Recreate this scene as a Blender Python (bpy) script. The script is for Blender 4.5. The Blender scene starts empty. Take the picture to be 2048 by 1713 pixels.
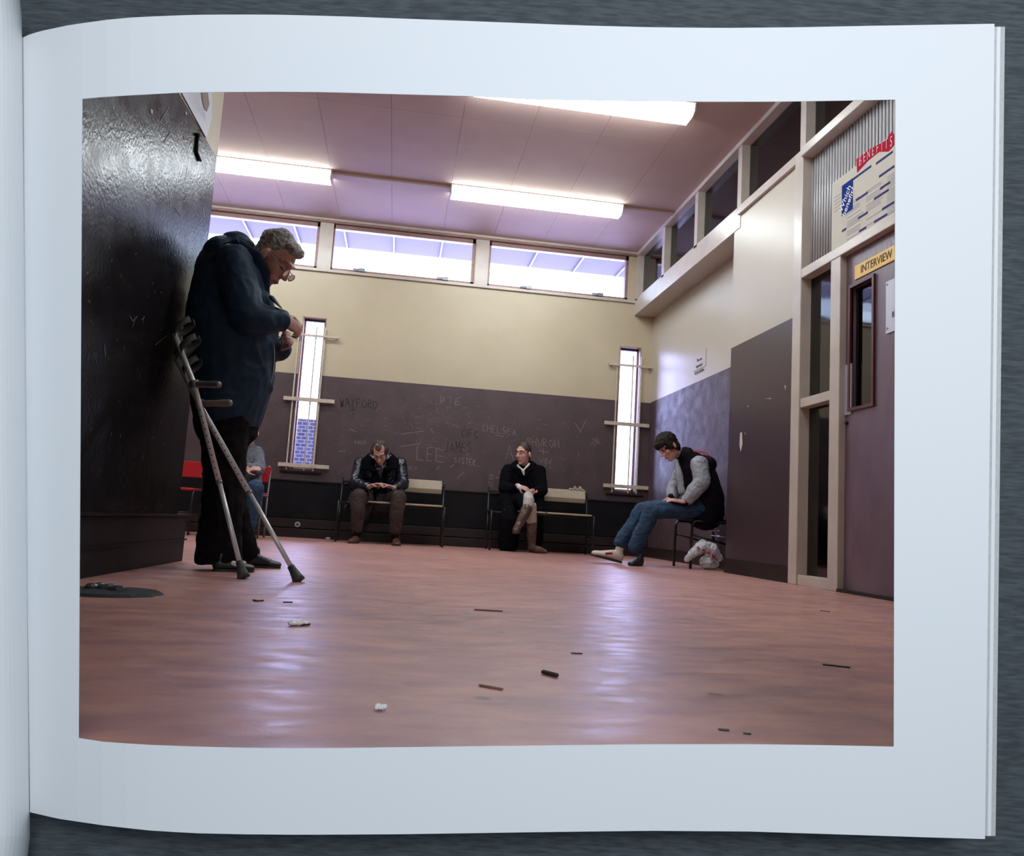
import bpy, bmesh, math, random
from mathutils import Vector, Matrix, noise
random.seed(7)
SC = bpy.context.scene
COL = SC.collection
# ---------------- camera ----------------
F, YAW, PIT, ROL, H = 1588.58, 0.139961589, 0.119858093, 0.0603946687, 0.3
EYE = Vector((0, 0, H))
_f = Vector((math.sin(YAW)*math.cos(PIT), math.cos(YAW)*math.cos(PIT), math.sin(PIT)))
_r = Vector((math.cos(YAW), -math.sin(YAW), 0)); _u = _r.cross(_f)
CR = _r*math.cos(ROL) + _u*math.sin(ROL); CU = _u*math.cos(ROL) - _r*math.sin(ROL); CF = _f
cam = bpy.data.cameras.new('camera'); cam_o = bpy.data.objects.new('camera', cam); COL.objects.link(cam_o)
cam.sensor_fit = 'HORIZONTAL'; cam.sensor_width = 36; cam.lens = F/2048*36
cam.clip_start = 0.02; cam.clip_end = 200
cam_o.matrix_world = Matrix(((CR.x, CU.x, -CF.x, 0), (CR.y, CU.y, -CF.y, 0), (CR.z, CU.z, -CF.z, H), (0, 0, 0, 1)))
SC.camera = cam_o
# ---------------- world and lights ----------------
W = bpy.data.worlds.new('world'); SC.world = W; W.use_nodes = True
W.node_tree.nodes['Background'].inputs[0].default_value = (0.70, 0.86, 1.0, 1)
W.node_tree.nodes['Background'].inputs[1].default_value = 0.24
SC.view_settings.view_transform = 'Standard'; SC.view_settings.look = 'None'
SC.view_settings.exposure = 0.0; SC.view_settings.gamma = 1.0
SC.view_settings.use_curve_mapping = False
SC.cycles.use_denoising = True
SC.cycles.max_bounces = 8; SC.cycles.sample_clamp_indirect = 6
def area(name, loc, target, sx, sy, power, col):
    l = bpy.data.lights.new(name, 'AREA'); l.shape = 'RECTANGLE'; l.size = sx; l.size_y = sy
    l.energy = power; l.color = col
    o = bpy.data.objects.new(name, l); COL.objects.link(o); o.location = loc
    o.rotation_euler = (Vector(target)-Vector(loc)).to_track_quat('-Z', 'Y').to_euler(); return o
area('page_fill_light', (0.30, -1.35, 1.15), (0.12, 0.9, 0.3), 0.9, 0.6, 43, (0.87, 0.93, 1.0))  # unseen soft light added in front to brighten the book page
area('daylight', (0, 13.0, 2.5), (0.3, 6, 3.3), 9, 2.4, 1250, (0.58, 0.54, 1.0))

# ---------------- pixel to point helpers ----------------
def ray(x, y): return CR*(x-1024) + CU*(856-y) + CF*F
def atY(x, y, Y):
    d = ray(x, y); return EYE + d*(Y/d.y)
def atX(x, y, X):
    d = ray(x, y); return EYE + d*(X/d.x)
def atZ(x, y, Z=0.0):
    d = ray(x, y); return EYE + d*((Z-H)/d.z)
def atD(x, y, D): return EYE + ray(x, y)*(D/F)
P = atY
def interp(tab, x):
    if x <= tab[0][0]: return tab[0][1]
    for (a, b), (c, d) in zip(tab, tab[1:]):
        if x <= c: return b + (d-b)*(x-a)/(c-a)
    return tab[-1][1]
# ---------------- materials ----------------
def mat(name, col, rough=0.6, col2=None, scale=6, stretch=(1, 1, 1), bump=0.0, bscale=60, metal=0.0, spec=0.5, coat=0.0, fac=(0.35, 0.65), detail=4, rough2=None, emit=None):
    m = bpy.data.materials.new(name); m.use_nodes = True
    nt = m.node_tree; b = nt.nodes['Principled BSDF']; N = nt.nodes.new; L = nt.links.new
    b.inputs['Base Color'].default_value = (*col, 1); b.inputs['Roughness'].default_value = rough
    b.inputs['Metallic'].default_value = metal; b.inputs['Specular IOR Level'].default_value = spec
    b.inputs['Coat Weight'].default_value = coat; b.inputs['Coat Roughness'].default_value = 0.15
    tc = N('ShaderNodeTexCoord'); mp = N('ShaderNodeMapping'); mp.inputs['Scale'].default_value = stretch
    L(tc.outputs['Object'], mp.inputs[0])
    if col2:
        n = N('ShaderNodeTexNoise'); n.inputs['Scale'].default_value = scale; n.inputs['Detail'].default_value = detail
        r = N('ShaderNodeValToRGB'); r.color_ramp.elements[0].position = fac[0]; r.color_ramp.elements[1].position = fac[1]
        r.color_ramp.elements[0].color = (*col, 1); r.color_ramp.elements[1].color = (*col2, 1)
        L(mp.outputs[0], n.inputs[0]); L(n.outputs[0], r.inputs[0]); L(r.outputs[0], b.inputs['Base Color'])
    if rough2 is not None:
        n3 = N('ShaderNodeTexNoise'); n3.inputs['Scale'].default_value = 9; n3.inputs['Detail'].default_value = 6
        mr = N('ShaderNodeMapRange'); mr.inputs[1].default_value = 0.3; mr.inputs[2].default_value = 0.7
        mr.inputs[3].default_value = rough; mr.inputs[4].default_value = rough2
        L(mp.outputs[0], n3.inputs[0]); L(n3.outputs[0], mr.inputs[0]); L(mr.outputs[0], b.inputs['Roughness'])
    if bump:
        n2 = N('ShaderNodeTexNoise'); n2.inputs['Scale'].default_value = bscale; n2.inputs['Detail'].default_value = 5
        bp = N('ShaderNodeBump'); bp.inputs['Strength'].default_value = bump; bp.inputs['Distance'].default_value = 0.01
        L(mp.outputs[0], n2.inputs[0]); L(n2.outputs[0], bp.inputs['Height']); L(bp.outputs[0], b.inputs['Normal'])
    if emit:
        b.inputs['Emission Color'].default_value = (*emit[0], 1); b.inputs['Emission Strength'].default_value = emit[1]
    return m
def glass(name, col=(0.9, 0.95, 1), gl=0.1, rough=0.02):
    m = bpy.data.materials.new(name); m.use_nodes = True; nt = m.node_tree; nt.nodes.clear(); N = nt.nodes.new; L = nt.links.new
    o = N('ShaderNodeOutputMaterial'); mx = N('ShaderNodeMixShader'); t = N('ShaderNodeBsdfTransparent'); g = N('ShaderNodeBsdfGlossy')
    t.inputs[0].default_value = (*col, 1); g.inputs['Roughness'].default_value = rough
    fr = N('ShaderNodeFresnel'); fr.inputs[0].default_value = 1.5; ad = N('ShaderNodeMath'); ad.operation = 'ADD'; ad.inputs[1].default_value = gl
    L(fr.outputs[0], ad.inputs[0]); L(ad.outputs[0], mx.inputs[0]); L(t.outputs[0], mx.inputs[1]); L(g.outputs[0], mx.inputs[2]); L(mx.outputs[0], o.inputs[0])
    return m
def emitter(name, col, s):
    m = bpy.data.materials.new(name); m.use_nodes = True; nt = m.node_tree; nt.nodes.clear()
    o = nt.nodes.new('ShaderNodeOutputMaterial'); e = nt.nodes.new('ShaderNodeEmission')
    e.inputs[0].default_value = (*col, 1); e.inputs[1].default_value = s; nt.links.new(e.outputs[0], o.inputs[0]); return m
M = dict(
 paper=mat('page paper', (0.86, 0.87, 0.88), 0.6, (0.84, 0.86, 0.88), 2),
 edge=mat('page edges', (0.62, 0.62, 0.6), 0.8, (0.5, 0.5, 0.5), 4, stretch=(300, 300, 1)),
 table=mat('dark table', (0.082, 0.096, 0.107), 0.75, (0.042, 0.05, 0.057), 40, stretch=(1, 1, 7), bump=0.12, bscale=60),
 cream=mat('cream wall paint', (0.53, 0.45, 0.315), 0.42, (0.48, 0.405, 0.28), 2.5, bump=0.12, bscale=90, fac=(0.3, 0.75)),
 creamr=mat('cream gloss paint', (0.53, 0.47, 0.39), 0.36, (0.50, 0.445, 0.37), 2, bump=0.05, bscale=9, fac=(0.3, 0.75), spec=0.35),
 brown=mat('brown wall paint', (0.088, 0.053, 0.06), 0.42, (0.066, 0.041, 0.047), 5, bump=0.3, bscale=45, rough2=0.6),
 brownr=mat('brown gloss paint', (0.058, 0.036, 0.043), 0.3, bump=0.04, bscale=60),
 brownl=mat('dark brown lacquer', (0.017, 0.0155, 0.018), 0.17, (0.014, 0.0125, 0.0145), 4, bump=0.13, bscale=60, rough2=0.28, spec=0.16),
 plinth=mat('dark plinth paint', (0.014, 0.012, 0.014), 0.5, (0.01, 0.009, 0.011), 5, spec=0.2),
 black=mat('black painted board', (0.006, 0.007, 0.009), 0.5, (0.011, 0.009, 0.011), 6, bump=0.1, spec=0.15),
 skirt=mat('brown skirting', (0.03, 0.019, 0.019), 0.4, (0.022, 0.014, 0.015), 6, spec=0.25),
 floor=None,
 ceil=mat('ceiling board', (0.49, 0.345, 0.30), 0.7, (0.46, 0.325, 0.285), 3, bump=0.12, bscale=150, spec=0.15),
 white=mat('cream white gloss frame', (0.56, 0.49, 0.43), 0.3, (0.5, 0.43, 0.38), 6, bump=0.08, bscale=40),
 mauve=mat('window timber', (0.36, 0.20, 0.17), 0.4, (0.28, 0.16, 0.14), 8, stretch=(1, 1, 3)),
 batten=mat('pale batten', (0.62, 0.52, 0.42), 0.45, (0.5, 0.42, 0.34), 20),
 door=mat('brown door paint', (0.17, 0.108, 0.135), 0.3, (0.14, 0.088, 0.11), 9, bump=0.2, bscale=30, stretch=(1, 1, 0.4)),
 beading=mat('door beading', (0.09, 0.02, 0.018), 0.3),
 chrome=mat('chrome', (0.65, 0.67, 0.7), 0.25, metal=1.0), alu=mat('aluminium tube', (0.62, 0.63, 0.66), 0.33, metal=0.35),
 dull=mat('dull grey metal', (0.25, 0.24, 0.26), 0.45, metal=0.6),
 blackm=mat('black metal', (0.008, 0.008, 0.009), 0.35, spec=0.5),
 beige=mat('speckled beige board', (0.5, 0.42, 0.31), 0.7, (0.3, 0.245, 0.18), 260, fac=(0.4, 0.6), detail=2),
 red=mat('red vinyl', (0.5, 0.015, 0.02), 0.45, (0.42, 0.01, 0.02), 10),
 grubber=mat('grey rubber', (0.05, 0.052, 0.05), 0.6, (0.03, 0.03, 0.03), 30),
 gplast=mat('grey crutch plastic', (0.075, 0.085, 0.095), 0.42), handle=mat('crutch grip', (0.22, 0.19, 0.18), 0.4, (0.16, 0.13, 0.12), 20),
 yellow=mat('yellow sign', (0.75, 0.43, 0.05), 0.4), ink=mat('black ink', (0.02, 0.018, 0.02), 0.6),
 poster=mat('poster paper', (0.58, 0.53, 0.44), 0.85, (0.55, 0.52, 0.46), 12), blue=mat('poster blue', (0.01, 0.035, 0.2), 0.9, spec=0.1), pred=mat('poster red', (0.42, 0.012, 0.035), 0.9, spec=0.1),
 pwhite=mat('poster white', (0.8, 0.78, 0.8), 0.5), inkb=mat('blue ink', (0.05, 0.05, 0.17), 0.9, spec=0.1),
 grey=mat('grey print', (0.33, 0.31, 0.36), 0.6), notice=mat('notice grey', (0.5, 0.44, 0.42), 0.4), notw=mat('notice white', (0.6, 0.62, 0.72), 0.4),
 scratch=mat('scratched plaster', (0.27, 0.2, 0.2), 0.8), pen=mat('black marker', (0.015, 0.01, 0.012), 0.5), chip=mat('chipped paint', (0.6, 0.52, 0.48), 0.8),
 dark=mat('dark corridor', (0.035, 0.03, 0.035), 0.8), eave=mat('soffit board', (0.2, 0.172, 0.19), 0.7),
 brick=None, glass=glass('window glass', gl=0.0), dglass=glass('dark glazing', (0.25, 0.24, 0.27), 0.05, 0.06),
)
# floor linoleum
def floor_mat():
    m = mat('worn red linoleum', (0.58, 0.295, 0.235), 0.3, (0.42, 0.215, 0.20), 4.2, stretch=(1, 2.0, 1), bump=0.07, bscale=90, fac=(0.38, 0.62), detail=10, rough2=0.5, spec=0.34)
    nt = m.node_tree; N = nt.nodes.new; L = nt.links.new; b = nt.nodes['Principled BSDF']
    src = b.inputs['Base Color'].links[0].from_socket
    tc = N('ShaderNodeTexCoord')
    v = N('ShaderNodeTexVoronoi'); v.inputs['Scale'].default_value = 4.2; v.inputs['Randomness'].default_value = 1
    n = N('ShaderNodeTexNoise'); n.inputs['Scale'].default_value = 60
    va = N('ShaderNodeMixRGB'); va.inputs[0].default_value = 0.012
    L(tc.outputs['Object'], va.inputs[1]); L(n.outputs['Color'], va.inputs[2]); L(va.outputs[0], v.inputs[0])
    r = N('ShaderNodeValToRGB'); r.color_ramp.elements[0].position = 0.045; r.color_ramp.elements[1].position = 0.075
    r.color_ramp.elements[0].color = (0.5, 0.5, 0.5, 1); r.color_ramp.elements[1].color = (1, 1, 1, 1)
    L(v.outputs['Distance'], r.inputs[0])
    n2 = N('ShaderNodeTexNoise'); n2.inputs['Scale'].default_value = 0.9; n2.inputs['Detail'].default_value = 3; L(tc.outputs['Object'], n2.inputs[0])
    r2 = N('ShaderNodeValToRGB'); r2.color_ramp.elements[0].position = 0.35; r2.color_ramp.elements[1].position = 0.6
    r2.color_ramp.elements[0].color = (0.78, 0.78, 0.82, 1); r2.color_ramp.elements[1].color = (1, 1, 1, 1); L(n2.outputs[0], r2.inputs[0])
    m1 = N('ShaderNodeMixRGB'); m1.blend_type = 'MULTIPLY'; m1.inputs[0].default_value = 1
    m2 = N('ShaderNodeMixRGB'); m2.blend_type = 'MULTIPLY'; m2.inputs[0].default_value = 1
    L(src, m1.inputs[1]); L(r.outputs[0], m1.inputs[2]); L(m1.outputs[0], m2.inputs[1]); L(r2.outputs[0], m2.inputs[2]); L(m2.outputs[0], b.inputs['Base Color'])
    return m
M['floor'] = floor_mat()
def brick_mat():
    m = bpy.data.materials.new('pale brickwork'); m.use_nodes = True; nt = m.node_tree; b = nt.nodes['Principled BSDF']
    t = nt.nodes.new('ShaderNodeTexBrick'); tc = nt.nodes.new('ShaderNodeTexCoord'); mp = nt.nodes.new('ShaderNodeMapping')
    mp.inputs['Rotation'].default_value = (math.pi/2, 0, 0)
    t.inputs['Color1'].default_value = (0.18, 0.18, 0.3, 1); t.inputs['Color2'].default_value = (0.3, 0.3, 0.45, 1); t.inputs['Mortar'].default_value = (0.7, 0.75, 0.95, 1)
    t.inputs['Scale'].default_value = 4.5; t.inputs['Mortar Size'].default_value = 0.03
    nt.links.new(tc.outputs['Object'], mp.inputs[0]); nt.links.new(mp.outputs[0], t.inputs[0]); nt.links.new(t.outputs[0], b.inputs['Base Color'])
    b.inputs['Roughness'].default_value = 0.8; return m
M['brick'] = brick_mat()
# ---------------- object helpers ----------------
def tag(o, label=None, cat=None, group=None, kind=None):
    if label: o['label'] = label
    if cat: o['category'] = cat
    if group: o['group'] = group
    if kind: o['kind'] = kind
    return o
def empty(name, loc=(0, 0, 0), **k):
    o = bpy.data.objects.new(name, None); COL.objects.link(o); o.location = loc; return tag(o, **k)
def link(name, me, mats, parent=None, smooth=False, **k):
    o = bpy.data.objects.new(name, me); COL.objects.link(o)
    for m in (mats if isinstance(mats, (list, tuple)) else [mats]):
        if len(me.materials) < (len(mats) if isinstance(mats, (list, tuple)) else 1): me.materials.append(m)
    if smooth:
        for p in me.polygons: p.use_smooth = True
    if parent:
        o.parent = parent; o.matrix_parent_inverse = Matrix.Translation(-Vector(parent.location)) if parent.parent is None else Matrix.Translation(-world_loc(parent))
    return tag(o, **k)
def world_loc(o):
    # every object here keeps an identity rotation; its mesh is written in world coordinates
    return Vector(o.get('_w', (0, 0, 0)))
class MB:
    def __init__(s): s.v = []; s.f = []; s.mi = []
    def add(s, vs, fs, mi=0):
        b = len(s.v); s.v += [tuple(v) for v in vs]; s.f += [tuple(i+b for i in f) for f in fs]; s.mi += [mi]*len(fs); return s
    def box(s, lo, hi, mi=0, R=None, c=None):
        x0, y0, z0 = lo; x1, y1, z1 = hi
        vs = [Vector(p) for p in ((x0, y0, z0), (x1, y0, z0), (x1, y1, z0), (x0, y1, z0), (x0, y0, z1), (x1, y0, z1), (x1, y1, z1), (x0, y1, z1))]
        if R is not None: vs = [R @ v + (Vector(c) if c else Vector()) for v in vs]
        return s.add(vs, [(3, 2, 1, 0), (4, 5, 6, 7), (0, 1, 5, 4), (1, 2, 6, 5), (2, 3, 7, 6), (3, 0, 4, 7)], mi)
    def tube(s, pts, rad, n=10, mi=0, flat=None, closed_ends=True):
        pts = [Vector(p) for p in pts]; rads = rad if isinstance(rad, (list, tuple)) else [rad]*len(pts)
        rings = []; prev = None
        for i, p in enumerate(pts):
            t = (pts[min(i+1, len(pts)-1)] - pts[max(i-1, 0)]).normalized()
            if prev is None:
                a = Vector((0, 0, 1)) if abs(t.z) < 0.9 else Vector((1, 0, 0)); x = t.cross(a).normalized()
            else: x = (prev - t*prev.dot(t)).normalized()
            prev = x; y = t.cross(x)
            r = rads[i]; ra, rb = (r if isinstance(r, (list, tuple)) else (r, r))
            rings.append([p + x*ra*math.cos(2*math.pi*k/n) + y*rb*math.sin(2*math.pi*k/n) for k in range(n)])
        vs = [v for r in rings for v in r]; fs = []
        for i in range(len(pts)-1):
            for k in range(n): fs.append((i*n+k, i*n+(k+1) % n, (i+1)*n+(k+1) % n, (i+1)*n+k))
        fs.append(tuple(range(n-1, -1, -1))); fs.append(tuple((len(pts)-1)*n+k for k in range(n)))
        return s.add(vs, fs, mi)
    def quad(s, a, b, c, d, mi=0): return s.add([a, b, c, d], [(0, 1, 2, 3)], mi)
    def build(s, name, mats, parent=None, smooth=False, bevel=0, **k):
        me = bpy.data.meshes.new(name); me.from_pydata(s.v, [], s.f); me.update()
        for p, i in zip(me.polygons, s.mi): p.material_index = i
        o = link(name, me, mats, parent, smooth, **k)
        if smooth and isinstance(smooth, float): pass
        if bevel:
            b = o.modifiers.new('bevel', 'BEVEL'); b.width = bevel; b.segments = 2; b.limit_method = 'ANGLE'
        return o
def box(name, lo, hi, m, parent=None, bevel=0.0, **k):
    lo2 = [min(a, b) for a, b in zip(lo, hi)]; hi2 = [max(a, b) for a, b in zip(lo, hi)]
    return MB().box(lo2, hi2).build(name, m, parent, bevel=bevel, **k)
def slab(name, ax, c0, c1, us, vs, holes, mats, matfn, **k):
    """wall slab normal to axis ax (0:x,1:y) between c0 and c1; us, vs lists of limits; holes list of (u0,u1,v0,v1)"""
    U = sorted(set(us + [h[0] for h in holes] + [h[1] for h in holes])); V = sorted(set(vs + [h[2] for h in holes] + [h[3] for h in holes]))
    def solid(i, j):
        if i < 0 or j < 0 or i >= len(U)-1 or j >= len(V)-1: return False
        u = (U[i]+U[i+1])/2; v = (V[j]+V[j+1])/2
        return not any(h[0] < u < h[1] and h[2] < v < h[3] for h in holes)
    def pt(c, u, v): return (c, u, v) if ax == 0 else (u, c, v)
    mb = MB()
    for i in range(len(U)-1):
        for j in range(len(V)-1):
            if not solid(i, j): continue
            mi = matfn((U[i]+U[i+1])/2, (V[j]+V[j+1])/2)
            a, b, c, d = U[i], U[i+1], V[j], V[j+1]
            for cc in (c0, c1): mb.quad(pt(cc, a, c), pt(cc, b, c), pt(cc, b, d), pt(cc, a, d), mi)
            if not solid(i-1, j): mb.quad(pt(c0, a, c), pt(c1, a, c), pt(c1, a, d), pt(c0, a, d), mi)
            if not solid(i+1, j): mb.quad(pt(c0, b, c), pt(c1, b, c), pt(c1, b, d), pt(c0, b, d), mi)
            if not solid(i, j-1): mb.quad(pt(c0, a, c), pt(c1, a, c), pt(c1, b, c), pt(c0, b, c), mi)
            if not solid(i, j+1): mb.quad(pt(c0, a, d), pt(c1, a, d), pt(c1, b, d), pt(c0, b, d), mi)
    o = mb.build(name, mats, None, **k)
    return o
def text(name, s, size, origin, xdir, ydir, m, parent=None, ext=0.0008, sx=1.0, align='CENTER', **k):
    c = bpy.data.curves.new(name, 'FONT'); c.body = s; c.size = size; c.extrude = ext; c.align_x = align; c.align_y = 'CENTER'
    o = bpy.data.objects.new(name, c); COL.objects.link(o)
    x = Vector(xdir).normalized(); y = Vector(ydir).normalized(); z = x.cross(y)
    mw = Matrix(((x.x*sx, y.x, z.x, origin[0]), (x.y*sx, y.y, z.y, origin[1]), (x.z*sx, y.z, z.z, origin[2]), (0, 0, 0, 1)))
    o.matrix_world = mw
    dg = bpy.context.evaluated_depsgraph_get(); me = bpy.data.meshes.new_from_object(o.evaluated_get(dg)); me.transform(mw)
    bpy.data.objects.remove(o)
    return link(name, me, m, parent, **k)

# ---------------- structure ----------------
YB, XN, XR, ZC, ZB = 9.45, 2.8, 3.05, 3.8, 1.895
XL = -4.1; Y0 = 1.38
S = dict(kind='structure')
# floor: starts just behind the page opening
fl = [atZ(148, 1496), atZ(970, 1512), atZ(1800, 1508)]
fr = MB(); pts = [(XL, Y0, 0), (-0.62, Y0, 0)] + [tuple(p) for p in (fl[0], fl[1], fl[2])] + [(0.96, Y0, 0), (4.2, Y0, 0), (4.2, 9.7, 0), (XL, 9.7, 0)]
n = len(pts)
fr.add([Vector(p) for p in pts] + [Vector(p)-Vector((0, 0, .04)) for p in pts], [tuple(range(n)), tuple(range(2*n-1, n-1, -1))] + [(i, i+n, (i+1) % n+n, (i+1) % n) for i in range(n)])
fr.build('floor', M['floor'], label='worn reddish brown linoleum floor', **S)
# ceiling: backing slab and board panels with thin joints
ceil = box('ceiling', (XL, Y0-.06, ZC+.012), (4.2, 9.7, ZC+.1), M['ceil'], label='buff boarded ceiling with thin joints', **S)
xs = [0.33+0.62*i for i in range(-8, 7)]; ys = [1.38, 2.4, 3.8, 5.2, 6.6, 8.0, 9.45]
xs = [XL]+[x for x in xs if XL+.1 < x < XN-.1]+[XN+.05]
for i in range(len(xs)-1):
    for j in range(len(ys)-1):
        box('ceiling_panel', (xs[i]+.0012, ys[j]+.0012, ZC), (xs[i+1]-.0012, ys[j+1]-.0012, ZC+.014), M['ceil'], ceil)
# back wall
def paint(zb): return lambda u, v: 0 if v > zb else 1
slits = [(-1.235, -0.965, 0.785, 2.585), (2.63, 2.905, 0.775, 2.585)]
clere = [(XL, -1.135, 3.18, 3.755), (-0.985, 0.745, 3.18, 3.755), (0.915, 2.70, 3.18, 3.755)]
slab('wall_back', 1, YB, YB+.2, [XL, 4.2], [0, ZB, ZC], slits+clere, [M['cream'], M['brown']], paint(ZB), label='back wall, cream above and brown below, with slit windows', **S)
# right side: near panel, recess wall, soffit, fascia
slab('wall_right', 0, XN, XN+.12, [5.33, 6.47], [0, 1.935, 3.165], [], [M['creamr'], M['brownr']], paint(1.935), label='projecting right wall panel, pale above and brown below', **S)
slab('wall_recess', 0, XR, XR+.12, [6.3, YB], [0, 1.90, 3.1], [], [M['creamr'], M['brown']], paint(1.9), label='recessed right wall beside the young man', **S)
box('trim_1', (XN-.006, 6.34, 2.99), (XN+.02, YB, 3.17), M['white'], label='cream fascia under the high internal glazing', **S)
box('trim_2', (XN+.02, 6.47, 2.99), (XR+.01, YB, 3.03), M['creamr'], label='underside of the boxed ledge over the recess', **S)
box('trim_3', (XN-.03, 5.33, 3.10), (XN+.06, 6.35, 3.168), M['white'], label='cream ledge on top of the projecting wall panel', bevel=.004, **S)
box('baseboard_right', (XN-.012, 5.33, 0), (XN, 6.47, .12), M['skirt'], **S)
box('baseboard_recess', (XR-.015, 6.47, 0), (XR, YB-.12, .12), M['skirt'], **S)
# high internal glazing on the right wall
gy = [9.42, 8.42, 7.42, 6.385, 5.27, 4.2, 3.1, 2.0, 1.40]
hg = box('window_4', (XN, 1.38, 3.17), (XN+.1, YB, 3.20), M['white'], label='row of high internal panes above the right wall', **S)
box('window_frame', (XN-.012, 1.38, 3.755), (XN+.1, YB, 3.80), M['white'], hg)
for y in gy: box('mullion', (XN, y-.04, 3.17), (XN+.1, y+.04, 3.78), M['white'], hg)
for a, b in zip(gy, gy[1:]): box('pane', (XN+.075, b+.04, 3.19), (XN+.081, a-.04, 3.77), M['dglass'], hg)
# door frame, sidelight and transom
dj = lambda x, y: atX(x, y, XN)
yj0, yj1 = 5.33, 5.20      # left jamb
ys0 = dj(1664, 900).y; ys1 = dj(1684, 900).y  # post between sidelight and door
ztr0, ztr1 = 2.18, 2.25    # rail over the door
fm = box('door_frame', (XN-.03, 5.21, 0), (XN+.09, 5.33, 3.17), M['white'], bevel=.006, label='cream painted timber frame round the door and its side light', kind='structure')
box('post', (XN-.025, ys1, 0), (XN+.09, ys0, ztr0+.02), M['white'], fm, bevel=.005)
box('rail', (XN-.03, 1.6, ztr0), (XN+.09, 5.21, ztr1), M['white'], fm, bevel=.005)
box('rail', (XN-.05, 1.6, 3.10), (XN+.09, 5.21, 3.17), M['white'], fm, bevel=.006)
box('rail', (XN-.02, ys0, 1.235), (XN+.08, 5.21, 1.30), M['white'], fm, bevel=.004)
box('rail', (XN-.02, ys0, 0.0), (XN+.08, 5.21, 0.07), M['white'], fm, bevel=.004)
box('pane', (XN+.05, ys0, .07), (XN+.056, 5.21, 1.235), M['dglass'], fm)
box('pane', (XN+.05, ys0, 1.30), (XN+.056, 5.21, ztr0), M['dglass'], fm)
# ribbed transom
rb = MB(); y = 5.205; nn = 0
ribm = mat('ribbed glass', (0.5, 0.48, 0.5), 0.3, spec=0.7)
while y > 3.55:
    rb.tube([(XN+.045, y, ztr1), (XN+.045, y, 3.10)], [(0.012, 0.007)]*2, 8); y -= .036
wt = rb.build('window_5', ribm, smooth=True, label='ribbed glass light over the interview door', kind='structure')
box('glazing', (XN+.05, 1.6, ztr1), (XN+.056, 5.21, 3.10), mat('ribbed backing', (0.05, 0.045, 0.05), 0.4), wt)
# door
zdt = 2.18
dh = [(atX(1750, 700, XN+.03).y, atX(1706, 700, XN+.03).y, atX(1730, 810, XN+.02).z, atX(1730, 564, XN+.02).z)]
d1 = slab('door_1', 0, XN+.02, XN+.065, [3.3, ys1], [0.02, zdt], dh, [M['door']], lambda u, v: 0, label='flat brown interview room door with a tall glass slot', kind='structure')
y0, y1, z0, z1 = dh[0]
box('pane', (XN+.05, y0, z0), (XN+.056, y1, z1), glass('door glass', (0.2, 0.19, 0.22), 0.05, 0.03), d1)
for lo, hi in (((y0-.02, z0-.02), (y0, z1+.02)), ((y1, z0-.02), (y1+.02, z1+.02)), ((y0, z0-.02), (y1, z0)), ((y0, z1), (y1, z1+.02))):
    box('beading', (XN+.005, lo[0], lo[1]), (XN+.03, hi[0], hi[1]), M['beading'], d1)
a = atX(1691, 731, XN+.02); b = atX(1704, 828, XN+.02)
box('finger_plate', (XN+.012, b.y, b.z), (XN+.02, a.y, a.z), mat('pale plastic plate', (0.42, 0.4, 0.5), 0.3), d1, label='pale finger plate')
a = atX(1695, 846, XN+.02); MB().tube([(XN+.005, a.y, a.z), (XN+.02, a.y, a.z)], .012, 12).build('keyhole', M['ink'], d1)
a = atX(1686, 600, XN+.02)
box('threshold', (XN-.03, 1.6, 0), (XN+.09, ys1, .02), M['skirt'], d1)
slab('wall_right_near', 0, XN, XN+.1, [Y0, 3.3], [0, 1.935, 3.17], [], [M['creamr'], M['brownr']], paint(1.935), **S)
# corridor behind the glazing, closed and dark
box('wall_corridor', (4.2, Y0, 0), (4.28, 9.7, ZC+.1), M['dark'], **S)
# left partition, with plinth; brown board to 2.16, cream above
lw = slab('wall_left', 0, -1.32, -1.09, [Y0, 4.29], [0.235, 2.16, ZC], [], [M['cream'], M['brownl']], paint(2.16), label='glossy dark brown partition end on the left, cream on top', **S)
lw.data.transform(Matrix.Translation((-1.09, 4.29, 0)) @ Matrix.Rotation(math.radians(-2.2), 4, 'Z') @ Matrix.Translation((1.09, -4.29, 0)))
def lwx(y): return -1.09 - math.tan(math.radians(2.2))*(4.29-y)
pl = MB().add([(lwx(1.4)-.3, 1.4, 0), (lwx(1.4)+.004, 1.4, 0), (-1.088, 4.47, 0), (-1.4, 4.47, 0), (lwx(1.4)-.3, 1.4, .235), (lwx(1.4)+.004, 1.4, .235), (-1.088, 4.47, .235), (-1.4, 4.47, .235)], [(3, 2, 1, 0), (4, 5, 6, 7), (0, 1, 5, 4), (1, 2, 6, 5), (2, 3, 7, 6), (3, 0, 4, 7)])
bl = pl.build('baseboard_left', M['plinth'], label='dark boxed plinth along the foot of the left partition', bevel=.004, **S)
MB().add([(lwx(2)+.005, 2, .11), (lwx(2)+.012, 2, .11), (-1.078, 4.475, .11), (-1.088, 4.475, .11), (lwx(2)+.005, 2, .118), (lwx(2)+.012, 2, .118), (-1.078, 4.475, .118), (-1.088, 4.475, .118)], [(3, 2, 1, 0), (4, 5, 6, 7), (0, 1, 5, 4), (1, 2, 6, 5), (2, 3, 7, 6), (3, 0, 4, 7)]).build('bead', M['plinth'], bl)
cap = MB().add([(lwx(2)+.0, 2, .235), (lwx(2)+.02, 2, .235), (-1.07, 4.48, .235), (-1.4, 4.48, .235), (lwx(2)+.0, 2, .248), (lwx(2)+.02, 2, .248), (-1.07, 4.48, .248), (-1.4, 4.48, .248)], [(3, 2, 1, 0), (4, 5, 6, 7), (0, 1, 5, 4), (1, 2, 6, 5), (2, 3, 7, 6), (3, 0, 4, 7)]).build('capping', M['plinth'], bl)
box('wall_left_far', (XL-.1, Y0, 0), (XL, 9.7, ZC+.1), M['cream'], **S)
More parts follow.
